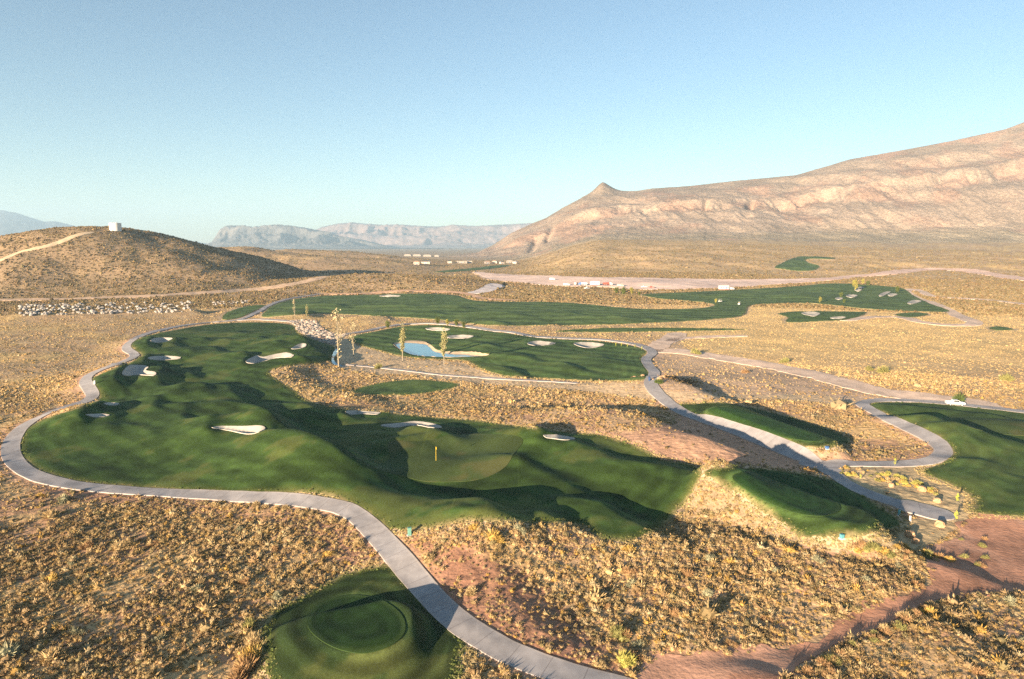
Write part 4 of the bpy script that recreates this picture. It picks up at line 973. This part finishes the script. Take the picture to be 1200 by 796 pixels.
# the largest clumps of the left, middle and right scrub fields
n_big = 0
tries = 0
XYs = scatter(900, 48, 105, -40, 40, 0.8)
for (X_, Y_, Z_) in XYs:
    if n_big >= 95: break
    kind = random.choice(['straw', 'straw', 'grey', 'gold', 'straw', 'brown']); s = random.uniform(0.5, 0.85)
    side = 'left of the bottom tee mound' if X_ < -12 else ('between the main fairway and the bottom path' if X_ < 45 else 'right of the red road')
    place('desert_shrub', random.choice(SH[kind]), (X_, Y_, Z_ - 0.05), (s, s, s * random.uniform(.8, 1.15)), random.uniform(0, 6.28), label='larger %s scrub clump %s' % ({'straw': 'straw', 'grey': 'grey', 'gold': 'golden', 'brown': 'brown'}[kind], side), category='shrub', group='larger %s clumps %s' % ({'straw': 'straw', 'grey': 'grey', 'gold': 'golden', 'brown': 'brown'}[kind], side)); n_big += 1

# ------------------------------------------------------------------ trees
def tube(p, q, r1, r2, seg=6):
    p, q = np.array(p, float), np.array(q, float); d = q - p; d /= np.linalg.norm(d)
    u = np.cross(d, (0.3, 0.8, 0.1)); u /= np.linalg.norm(u); v = np.cross(d, u)
    Vv = [p + (u * math.cos(a) + v * math.sin(a)) * r1 for a in np.linspace(0, 2 * math.pi, seg, endpoint=False)] + [q + (u * math.cos(a) + v * math.sin(a)) * r2 for a in np.linspace(0, 2 * math.pi, seg, endpoint=False)]
    Ff = [(j, (j + 1) % seg, seg + (j + 1) % seg, seg + j) for j in range(seg)]
    return Vv, Ff
def tree_meshes(H, Wd, seed, leafc, nleaf, columnar=True, base=0.18, lsz=0.22):
    R_ = np.random.default_rng(seed)
    TV, TF = [], []; off = 0
    def add(p, q, a, b):
        nonlocal off
        v, f = tube(p, q, a, b); TV.extend(v); TF.extend([tuple(i_ + off for i_ in ff) for ff in f]); off += len(v)
    pts = [np.array([0, 0, -0.2])]
    for k_ in range(1, 6): pts.append(np.array([R_.normal(0, .05 * H / 10), R_.normal(0, .05 * H / 10), H * k_ / 5 * 0.97]))
    for k_ in range(5): add(pts[k_], pts[k_ + 1], 0.014 * H * (1 - k_ / 5.6), 0.014 * H * (1 - (k_ + 1) / 5.6))
    clumps = []
    for k_ in range(26):
        z0 = H * R_.uniform(base, 0.9); a = R_.uniform(0, 6.28); env = Wd * (math.sin(math.pi * min(max((z0 / H - base) / (1.02 - base), 0.05), .97)) ** 0.6)
        L = env * R_.uniform(0.5, 1.0); up = L * (1.6 if columnar else 0.6)
        q_ = np.array([math.cos(a) * L, math.sin(a) * L, z0 + up]); add((0, 0, z0), q_, 0.0045 * H, 0.002 * H); clumps += [q_, (q_ + np.array([0, 0, z0])) / 2]
    clumps.append(np.array([0, 0, H]))
    LV, LF, LS = [], [], []
    for k_ in range(nleaf):
        c0 = clumps[R_.integers(len(clumps))] + R_.normal(0, Wd * 0.22, 3) * np.array([1, 1, 1.5])
        n_ = R_.normal(size=3); n_ /= np.linalg.norm(n_); u = np.cross(n_, R_.normal(size=3)); u /= np.linalg.norm(u); v = np.cross(n_, u); s = lsz * R_.uniform(0.6, 1.4)
        i0 = len(LV); LV += [c0 - u * s, c0 + v * s * .6, c0 + u * s, c0 - v * s * .6]; LF.append((i0, i0 + 1, i0 + 2, i0 + 3)); LS += [R_.uniform(.75, 1.25)] * 4
    tm = mesh_np('trunk', np.array(TV), np.array(TF)); tm.materials.append(M['bark'])
    lm = mesh_np('crown', np.array(LV), np.array(LF), smooth_=False); cattr(lm, 'col', np.clip(np.array(leafc)[None] * np.array(LS)[:, None], .01, .9)); lm.materials.append(M['leaf'])
    return tm, lm
TREES = {'poplar': tree_meshes(10, 0.9, 801, (0.34, 0.31, 0.14), 1500, lsz=0.15), 'bare': tree_meshes(10, 1.0, 803, (0.46, 0.38, 0.22), 260, lsz=0.16), 'young': tree_meshes(3, 0.5, 805, (0.42, 0.42, 0.06), 160, False, 0.35, 0.13), 'bushy': tree_meshes(5, 2.0, 807, (0.10, 0.12, 0.03), 700, False, 0.1, 0.3), 'gold': tree_meshes(6, 1.8, 809, (0.30, 0.26, 0.06), 500, False, 0.2, 0.35)}
TH = {'poplar': 10, 'bare': 10, 'young': 3, 'bushy': 5, 'gold': 6}
def tree(name, px_, py_, hpx, kind, lb, grp=None):
    X_, Y_, Z_ = spot(px_, py_)
    H = hpx * math.hypot(Y_, CAMZ - Z_) / F * 1.0
    e = empty(name, (X_, Y_, Z_), random.uniform(0, 6.28), label=lb, category='tree')
    if grp: e['group'] = grp
    s = H / TH[kind]; e.scale = (s, s, s)
    for nm, mm in zip(('trunk', 'crown'), TREES[kind]):
        o = bpy.data.objects.new(nm, mm); COL.objects.link(o); o.parent = e
G1 = 'slender pale poplars along the wash'
for a in [('poplar_tree', 472, 423, 42, 'poplar', 'pale leafy poplar at the left tip of the pond', G1), ('poplar_tree', 520.5, 428, 42, 'poplar', 'pale leafy poplar in front of the right arm of the pond', G1),
          ('poplar_tree', 414.5, 418, 40, 'bare', 'thin pale poplar between the creek and the pond', G1), ('poplar_tree', 397, 431, 68, 'bare', 'tallest and barest poplar beside the blue creek', G1), ('poplar_tree', 345.5, 374, 23, 'bare', 'thin bare poplar left of the leafy one above the wash rocks', G1), ('poplar_tree', 360, 374, 16, 'poplar', 'short leafy poplar above the wash rocks', G1),
          ('green_tree', 454.5, 384.5, 7.5, 'bushy', 'dark green little tree on the path behind the striped fairway'), ('green_tree', 513, 379.5, 7, 'bushy', 'leftmost little green tree in the row below the upper fairway'), ('green_tree', 535, 382, 7, 'bushy', 'middle little green tree in the row below the upper fairway'), ('green_tree', 543.5, 384, 6, 'bushy', 'rightmost little green tree in the row below the upper fairway'), ('green_tree', 524, 382.5, 7, 'gold', 'yellowish little tree in the row below the upper fairway'),
          ('green_tree', 722.5, 344, 6.5, 'bushy', 'leftmost green tree by the parked trucks'), ('green_tree', 730.5, 345, 7.5, 'bushy', 'tallest green tree by the parked trucks'), ('green_tree', 740, 345.5, 7.5, 'gold', 'yellow green tree by the parked trucks'), ('green_tree', 749, 346.5, 4, 'bushy', 'low green tree at the tip of the upper fairway'),
          ('green_tree', 1001.5, 341, 11, 'gold', 'yellowish tree behind the far right bunkers'), ('green_tree', 1011, 334, 6, 'gold', 'orange yellow tree behind the far right fairway'), ('green_tree', 1017, 335, 5, 'bushy', 'dark tree behind the far right fairway'), ('green_tree', 1051.5, 342.5, 6, 'bushy', 'dark tree alone on the right of the far fairway'), ('green_tree', 985.5, 348.5, 5, 'bushy', 'dark tree left of the far right bunkers'), ('green_tree', 961, 355.5, 6, 'gold', 'yellow tree on the front edge of the far fairway'), ('green_tree', 989, 355.5, 4, 'bushy', 'low dark tree near the front of the far fairway'), ('green_tree', 839, 356, 5, 'gold', 'yellow tree by the carts on the upper fairway')]:
    tree(*a)
G2 = 'young trees planted near the paths'
for a in [(1120, 612, 13, 'staked young tree with bright yellow leaves, lower of the two by the right fairway'), (1121.5, 591, 12, 'bright young tree with yellow leaves, upper of the two by the right fairway'), (1048.5, 547, 10, 'bright young tree beside the loop path in the tan bed'), (1008, 563, 7, 'bright young tree in the left part of the tan bed')]:
    tree('young_tree', a[0], a[1], a[2], 'young', a[3], G2)
for px_, py_ in [(721.5, 407), (728, 407), (735, 408), (744, 409), (752, 411)]:
    tree('young_tree', px_, py_, 5, 'young', 'tiny yellow young tree at the right corner of the striped fairway', 'tiny trees at the corner of the striped fairway')

# ------------------------------------------------------------------ built things
import bmesh
def bm_obj(name, fn, mat, parent=None, bevel=0.0, **props):
    bm = bmesh.new(); fn(bm)
    if bevel: bmesh.ops.bevel(bm, geom=bm.edges[:], offset=bevel, segments=2, affect='EDGES', profile=0.5)
    me = bpy.data.meshes.new(name); bm.to_mesh(me); bm.free(); me.materials.append(mat)
    return link(name, me, None, parent, **props)
from mathutils import Matrix, Vector
def box(bm, c, s, rot=None):
    m = Matrix.Translation(c) @ (rot.to_4x4() if rot else Matrix()) @ Matrix.Diagonal((*s, 1)); bmesh.ops.create_cube(bm, size=1, matrix=m)
def cyl(bm, c, r1, r2, h, seg=24, axis=None):
    m = Matrix.Translation(c)
    if axis == 'x': m = m @ Matrix.Rotation(math.pi / 2, 4, 'Y')
    if axis == 'y': m = m @ Matrix.Rotation(math.pi / 2, 4, 'X')
    bmesh.ops.create_cone(bm, cap_ends=True, segments=seg, radius1=r1, radius2=r2, depth=h, matrix=m)

# water tank
X_, Y_, Z_ = spot(135.5, 270.5)
tk = empty('water_tank', (X_, Y_, Z_ - 0.5), label='white round water tank on top of the left hill', category='water tank')
wd = 12.5 * Y_ / F
bm_obj('tank_shell', lambda b: cyl(b, (0, 0, wd * 0.37), wd / 2, wd / 2, wd * 0.74, 48), M['tankw'], tk)
bm_obj('tank_roof', lambda b: cyl(b, (0, 0, wd * 0.74 + 0.25), wd / 2 + 0.12, 0.6, 0.5, 48), M['tankw'], tk)
bm_obj('hatch', lambda b: cyl(b, (wd * 0.15, -wd * 0.1, wd * 0.74 + 0.55), 0.5, 0.5, 0.5, 16), M['tankw'], tk)
def ladder(b):
    for dx in (-0.3, 0.3): box(b, (dx, -wd / 2 - 0.25, wd * 0.38), (0.08, 0.08, wd * 0.76))
    for k2 in range(18): box(b, (0, -wd / 2 - 0.25, 0.3 + k2 * wd * 0.74 / 18), (0.6, 0.05, 0.05))
bm_obj('ladder', ladder, M['tyre'], tk)

# flag
X_, Y_, Z_ = spot(511, 541.5)
fl = empty('golf_flag', (X_, Y_, Z_ + 0.12), label='yellow flagstick standing on the main putting green', category='golf flag')
bm_obj('pole', lambda b: cyl(b, (0, 0, 1.2), 0.03, 0.024, 2.4, 10), M['yellow'], fl)
def flagm(b):
    n = 8
    vs = [[b.verts.new((0.03 + 0.13 * i / n, 0.04 * math.sin(i * 1.1), 2.36 - 0.36 * j - 0.14 * i / n)) for i in range(n + 1)] for j in (0, 1)]
    for i in range(n): b.faces.new((vs[0][i], vs[0][i + 1], vs[1][i + 1], vs[1][i]))
fo = bm_obj('flag', flagm, M['yellow'], fl); md = fo.modifiers.new('thick', 'SOLIDIFY'); md.thickness = 0.012
bm_obj('hole_cup', lambda b: cyl(b, (0, 0, 0.0), 0.09, 0.09, 0.03, 16), M['tyre'], fl)

# utility boxes and posts
def cabinet(px_, py_, w, h, mat, lb, name='utility_box', rz=0.3):
    X_, Y_, Z_ = spot(px_, py_)
    e = empty(name, (X_, Y_, Z_), rz, label=lb, category='utility box' if name == 'utility_box' else 'marker post')
    bm_obj('body', lambda b: box(b, (0, 0, h / 2), (w, w * 0.9, h)), mat, e, 0.02)
    bm_obj('lid', lambda b: box(b, (0, 0, h + 0.03), (w * 1.12, w, 0.06)), mat, e, 0.015)
    bm_obj('base_pad', lambda b: box(b, (0, 0, 0.0), (w * 1.5, w * 1.4, 0.12)), M['white'], e, 0.01)
cabinet(480, 628, 0.42, 0.95, M['teal'], 'green utility box beside the cart path below the main fairway')
cabinet(111, 451, 0.35, 1.0, M['white'], 'white marker post by the left cart path bend', 'marker_post')
cabinet(986.5, 631, 0.4, 0.45, M['tealb'], 'low blue green box at the front edge of the right tee mound')
cabinet(1053.5, 604, 0.25, 0.7, M['tealb'], 'blue green post at the edge of the path apron', 'marker_post')
cabinet(1066.5, 611, 0.2, 0.7, M['white'], 'white post just below the path apron', 'marker_post')
cabinet(969, 526, 0.5, 0.4, M['bluep'], 'low dark box at the end of the middle tee mound')
# litter bin on the path
X_, Y_, Z_ = spot(761, 447)
e = empty('litter_bin', (X_, Y_, Z_ + 0.1), label='dark blue litter bin at the edge of the path bend', category='litter bin')
bm_obj('bin_body', lambda b: cyl(b, (0, 0, 0.5), 0.24, 0.3, 1.0, 20), M['navy'], e)
bm_obj('bin_lid', lambda b: cyl(b, (0, 0, 1.08), 0.33, 0.12, 0.16, 20), M['navy'], e)

# vehicles
def wheel_set(e, xs, wy, r_):
    for xx in xs:
        for yy in (-wy, wy):
            w_ = bm_obj('wheel', lambda b: cyl(b, (xx, yy, r_), r_, r_, 0.26, 20, 'y'), M['tyre'], e)
            bm_obj('rim', lambda b: cyl(b, (xx, yy * 1.0 + (0.015 if yy > 0 else -0.015), r_), r_ * 0.55, r_ * 0.55, 0.27, 14, 'y'), M['white'], w_)
def prism(b, prof, y0, y1):
    A_ = [b.verts.new((p[0], y0, p[1])) for p in prof]; B_ = [b.verts.new((p[0], y1, p[1])) for p in prof]
    n = len(prof); b.faces.new(A_); b.faces.new(B_[::-1])
    for i in range(n): b.faces.new((A_[i], B_[i], B_[(i + 1) % n], A_[(i + 1) % n]))
def pickup(loc, rz, mat, lb, grp=None):
    e = empty('pickup_truck', loc, rz, label=lb, category='pickup truck')
    if grp: e['group'] = grp
    bd = bm_obj('body', lambda b: prism(b, [(-2.6, 0.45), (2.55, 0.45), (2.65, 0.75), (2.55, 1.08), (1.25, 1.18), (0.75, 1.75), (-0.75, 1.78), (-0.9, 1.2), (-0.95, 0.75), (-2.5, 0.75), (-2.55, 1.2), (-2.62, 1.2)], -0.92, 0.92), mat, e, 0.03)
    for yy in (-0.925, 0.925):
        bm_obj('bed_side', lambda b: box(b, (-1.75, yy * 0.96, 0.98), (1.7, 0.08, 0.46)), mat, e, 0.01)
        bm_obj('side_window', lambda b: prism(b, [(0.98, 1.22), (0.68, 1.66), (-0.65, 1.68), (-0.72, 1.22)], yy - 0.015, yy + 0.015), M['dark'], e)
    bm_obj('windscreen', lambda b: prism(b, [(1.24, 1.22), (1.27, 1.22), (0.80, 1.72), (0.77, 1.72)], -0.8, 0.8), M['dark'], e)
    for yy in (-0.7, 0.7): bm_obj('headlight', lambda b: box(b, (2.62, yy, 0.88), (0.06, 0.3, 0.16)), M['white'], e)
    wheel_set(e, (-1.65, 1.65), 0.86, 0.4)
X_, Y_, Z_ = spot(1119, 475)
pickup((X_, Y_, Z_ + 0.02), math.radians(-12), M['white'], 'white pickup truck beside the back edge of the right fairway')
for o_ in bpy.data.objects:
    if o_.name == 'pickup_truck': o_.scale = (0.74,) * 3
shrub(1123, 471.5, 1.7, 'green', 'dark green bush right behind the white pickup', None, 1.3)
def van(loc, rz, mat, lb, grp=None, L=5.6):
    e = empty('van', loc, rz, label=lb, category='van')
    if grp: e['group'] = grp
    bm_obj('body', lambda b: prism(b, [(-L / 2, 0.45), (L / 2, 0.45), (L / 2, 1.05), (L / 2 - 0.5, 1.25), (L / 2 - 1.2, 2.2), (-L / 2 + 0.1, 2.3)], -1.0, 1.0), mat, e, 0.04)
    bm_obj('windscreen', lambda b: prism(b, [(L / 2 - 0.5, 1.3), (L / 2 - 0.46, 1.3), (L / 2 - 1.12, 2.12), (L / 2 - 1.16, 2.12)], -0.85, 0.85), M['dark'], e)
    for yy in (-1.01, 1.01): bm_obj('side_window', lambda b: box(b, (L / 2 - 1.75, yy, 1.65), (0.9, 0.02, 0.55)), M['dark'], e)
    wheel_set(e, (-L / 2 + 1.1, L / 2 - 1.1), 0.92, 0.38)
def trailer(loc, rz, mat, lb, grp=None, L=8):
    e = empty('trailer', loc, rz, label=lb, category='trailer')
    if grp: e['group'] = grp
    bm_obj('body', lambda b: box(b, (0, 0, 2.1), (L, 2.6, 2.9)), mat, e, 0.05)
    bm_obj('skirt', lambda b: box(b, (0, 0, 0.4), (L * 0.96, 2.4, 0.5)), M['redp'], e)
    bm_obj('door', lambda b: box(b, (L * 0.2, -1.32, 1.75), (0.95, 0.04, 2.0)), M['bluep'], e)
    for k2 in (-0.3, -0.05, 0.38): bm_obj('window', lambda b: box(b, (L * k2, -1.32, 2.3), (1.0, 0.04, 0.8)), M['dark'], e)
def dump(loc, rz, mat, lb, grp=None):
    e = empty('dump_truck', loc, rz, label=lb, category='truck')
    if grp: e['group'] = grp
    bm_obj('cab', lambda b: prism(b, [(1.6, 0.8), (4.2, 0.8), (4.2, 1.7), (3.3, 1.9), (2.9, 2.8), (1.6, 2.85)], -1.15, 1.15), mat, e, 0.04)
    bm_obj('windscreen', lambda b: prism(b, [(3.32, 1.95), (3.36, 1.95), (2.98, 2.7), (2.94, 2.7)], -0.95, 0.95), M['dark'], e)
    bm_obj('bed', lambda b: prism(b, [(-3.8, 1.1), (1.4, 1.1), (1.4, 2.7), (-4.1, 2.5)], -1.25, 1.25), M['redp'] if mat is M['white'] else M['white'], e, 0.03)
    bm_obj('chassis', lambda b: box(b, (0, 0, 0.85), (8, 0.9, 0.3)), M['tyre'], e)
    wheel_set(e, (-2.9, -1.6, 3.0), 1.05, 0.52)
GV = 'vehicles parked at the far construction yard'
for fn, px_, py_, rz, mt, lb in [(van, 647, 328.5, 0.1, 'white', 'white van alone on the far pale road above the parked row'), (van, 664, 335, 0.2, 'white', 'leftmost white van in the parked row'), (dump, 683, 334.8, 3.0, 'bluep', 'blue truck in the middle of the parked row'), (trailer, 697, 334.8, 0.05, 'white', 'long white trailer in the parked row'), (dump, 712, 334.8, 0.15, 'white', 'white and red truck at the right end of the parked row'), (trailer, 848, 340, 0.1, 'white', 'white trailer by the back edge of the upper fairway'), (van, 856.5, 340, 0.3, 'white', 'white van right of the trailer behind the upper fairway'), (van, 675, 334, 1.2, 'stucco', 'tan van between the white van and the blue truck'), (pickup, 755, 337.5, 0.2, 'white', 'white pickup in the yard behind the yellow green trees'), (pickup, 763, 337.8, 2.9, 'redp', 'red pickup right of the white one in the yard'), (van, 727, 336.3, 0.1, 'stucco', 'tan van right of the red and white truck'), (pickup, 688, 339, 0.6, 'white', 'white pickup in front of the parked row')]:
    X_, Y_, Z_ = spot(px_, py_); fn((X_, Y_, Z_ + 0.1), rz, M[mt], lb, GV)
def cart(px_, py_, rz, lb):
    X_, Y_, Z_ = spot(px_, py_); e = empty('golf_cart', (X_, Y_, Z_ + 0.15), rz, label=lb, category='golf cart')
    bm_obj('body', lambda b: prism(b, [(-1.2, 0.3), (1.2, 0.3), (1.25, 0.7), (0.7, 0.85), (0.45, 0.5), (-0.2, 0.5), (-0.3, 0.8), (-1.2, 0.85)], -0.6, 0.6), M['white'], e, 0.02)
    bm_obj('roof', lambda b: box(b, (-0.1, 0, 1.85), (1.9, 1.2, 0.07)), M['white'], e, 0.02)
    def posts(b):
        for xx in (-0.95, 0.75):
            for yy in (-0.55, 0.55): box(b, (xx, yy, 1.3), (0.05, 0.05, 1.1))
    bm_obj('roof_posts', posts, M['tyre'], e)
    bm_obj('seat', lambda b: (box(b, (-0.35, 0, 0.88), (0.5, 1.1, 0.12)), box(b, (-0.62, 0, 1.15), (0.1, 1.1, 0.45))), M['seat'], e, 0.02)
    wheel_set(e, (-0.8, 0.85), 0.55, 0.24)
cart(844, 354.5, 0.3, 'white golf cart on the tan strip of the upper fairway')
cart(866.5, 357.8, 0.9, 'white golf cart nearer the rocky tongue of the upper fairway')
def house(px_, py_, w, d, h, rz, wall, roof, lb, grp, gable=True):
    X_, Y_, Z_ = spot(px_, py_); e = empty('house', (X_, Y_, Z_), rz, label=lb, category='house', group=grp)
    bm_obj('wall', lambda b: box(b, (0, 0, h / 2 - 0.5), (w, d, h + 1)), wall, e)
    if gable: bm_obj('roof', lambda b: prism(b, [(-w / 2 - .5, h + 0.01), (w / 2 + .5, h + 0.01), (w / 2 - d * 0.3, h + d * 0.22), (-w / 2 + d * 0.3, h + d * 0.22)], -d / 2 - .5, d / 2 + .5), roof, e)
    else: bm_obj('roof', lambda b: box(b, (0, 0, h + 0.2), (w + 0.8, d + 0.8, 0.4)), roof, e)
    for k2 in (-0.3, 0.3): bm_obj('window', lambda b: box(b, (k2 * w, -d / 2 - 0.03, h * 0.5), (w * 0.12, 0.06, h * 0.35)), M['dark'], e)
    bm_obj('door', lambda b: box(b, (0, -d / 2 - 0.03, 1.05), (1.1, 0.06, 2.1)), M['bluep'], e)
GH = 'houses and sheds in the far valley'
hs = [(541, 308.5, 22, 10, 4, 0.05, 'pale', 'pale', 'long white shed in front of the far valley houses', False), (550.5, 308.5, 9, 8, 5, 0.2, 'stucco', 'dark', 'dark roofed house right of the long white shed', True), (571, 309.3, 10, 9, 4, 0.3, 'pale', 'roof', 'white house left in the cluster on the ridge foot', True), (580, 308.7, 10, 8, 4, -0.2, 'stucco', 'roof', 'tan house in the middle of the cluster on the ridge foot', True), (588, 309.2, 8, 8, 4, 0.5, 'stucco', 'dark', 'dark roofed house in the cluster on the ridge foot', True), (597, 308.3, 13, 8, 4, 0.1, 'pale', 'pale', 'white house in the cluster on the ridge foot', True), (603.5, 309.2, 8, 7, 4, -0.3, 'stucco', 'dark', 'rightmost dark roofed house on the ridge foot', True),
      (527, 308.5, 9, 8, 4, 0.1, 'stucco', 'dark', 'dark roofed house left of the long white shed', True), (499, 309.5, 14, 8, 4, 0.0, 'stucco', 'dark', 'long dark roofed house above the pale pad', True), (488, 310, 9, 8, 4, 0.2, 'stucco', 'roof', 'brown house left of the long dark roofed one', True)]
for h_ in hs: house(h_[0], h_[1], h_[2], h_[3], h_[4], h_[5], M[h_[6]], M[h_[7]], h_[8], GH, h_[9])
for k_, (px_, py_, wpx, lb) in enumerate([(478, 300.2, 8, 'leftmost long white greenhouse on the valley floor'), (489, 300.6, 9, 'second long white greenhouse on the valley floor'), (501, 300.8, 9, 'third long white greenhouse on the valley floor'), (512, 300.9, 5, 'short white greenhouse at the right end of the row')]):
    X_, Y_ = at_z(px_, py_, 0); X_ = float(X_); Y_ = float(Y_); Z_ = float(Zat(X_, Y_)[0]); w = wpx * Y_ / F
    e = empty('greenhouse', (X_, Y_, Z_), 0.02, label=lb, category='greenhouse', group='white greenhouses in the valley')
    bm_obj('wall', lambda b: box(b, (0, 0, 1.5), (w, 20, 5)), M['pale'], e)
    bm_obj('roof', lambda b: prism(b, [(-w / 2 - 1, 4.02), (w / 2 + 1, 4.02), (w / 2 - 4, 6.5), (-w / 2 + 4, 6.5)], -11, 11), M['pale'], e)

# ------------------------------------------------------------------ haze
def volbox():
    b = bmesh.new(); zt = 900.0; zb = float(GZ.min()) - 40
    box(b, (0, 8150, (zt + zb) / 2), (44000, 17700, zt - zb)); me = bpy.data.meshes.new('haze'); b.to_mesh(me); b.free(); return me
hm = bpy.data.materials.new('haze'); hm.use_nodes = True; nt = hm.node_tree; nt.nodes.clear()
out = nt.nodes.new('ShaderNodeOutputMaterial'); pv = nt.nodes.new('ShaderNodeVolumePrincipled')
pv.inputs['Color'].default_value = (0.53, 0.75, 0.95, 1); pv.inputs['Density'].default_value = 7.5e-5; pv.inputs['Anisotropy'].default_value = 0.0
nt.links.new(pv.outputs[0], out.inputs['Volume'])
HZ = volbox(); link('haze', HZ, hm, kind='stuff', label='thin pale blue air haze')

# ------------------------------------------------------------------ light, sky, camera
w = bpy.data.worlds.new('World'); scene.world = w; w.use_nodes = True
nt = w.node_tree; bg = nt.nodes['Background']
sky = nt.nodes.new('ShaderNodeTexSky'); sky.sky_type = 'NISHITA'; sky.sun_disc = False
sky.sun_elevation = SUN_EL; sky.sun_rotation = SUN_AZ + math.pi
sky.altitude = 900; sky.air_density = 1.0; sky.dust_density = 0.4; sky.ozone_density = 1.6
gain = nt.nodes.new('ShaderNodeMix'); gain.data_type = 'RGBA'; gain.blend_type = 'MULTIPLY'; gain.inputs[0].default_value = 1.0; gain.inputs[7].default_value = (1.02, 1.10, 1.12, 1)
nt.links.new(sky.outputs[0], gain.inputs[6]); nt.links.new(gain.outputs[2], bg.inputs[0]); bg.inputs[1].default_value = 0.052
sl = bpy.data.lights.new('sun', 'SUN'); sl.energy = 5.0; sl.angle = math.radians(0.53); sl.color = (1.0, 0.80, 0.58)
so = bpy.data.objects.new('sun', sl); COL.objects.link(so)
d = Vector((math.sin(SUN_AZ) * math.cos(SUN_EL), math.cos(SUN_AZ) * math.cos(SUN_EL), -math.sin(SUN_EL)))
so.rotation_euler = d.to_track_quat('-Z', 'Y').to_euler(); so.location = (-300, -300, 300)
cd = bpy.data.cameras.new('camera'); cam = bpy.data.objects.new('camera', cd); COL.objects.link(cam)
cd.sensor_width = 36; cd.lens = 24.0; cd.clip_start = 0.5; cd.clip_end = 60000
cam.location = (0, 0, CAMZ); cam.rotation_euler = (math.pi / 2 - PITCH, 0, 0); scene.camera = cam
scene.render.engine = 'CYCLES'
scene.view_settings.view_transform = 'Standard'; scene.view_settings.look = 'None'; scene.view_settings.exposure = 1.8; scene.view_settings.gamma = 1
scene.cycles.use_denoising = False
scene.cycles.max_bounces = 5; scene.cycles.diffuse_bounces = 2; scene.cycles.glossy_bounces = 2; scene.cycles.volume_bounces = 1
print('scene built')
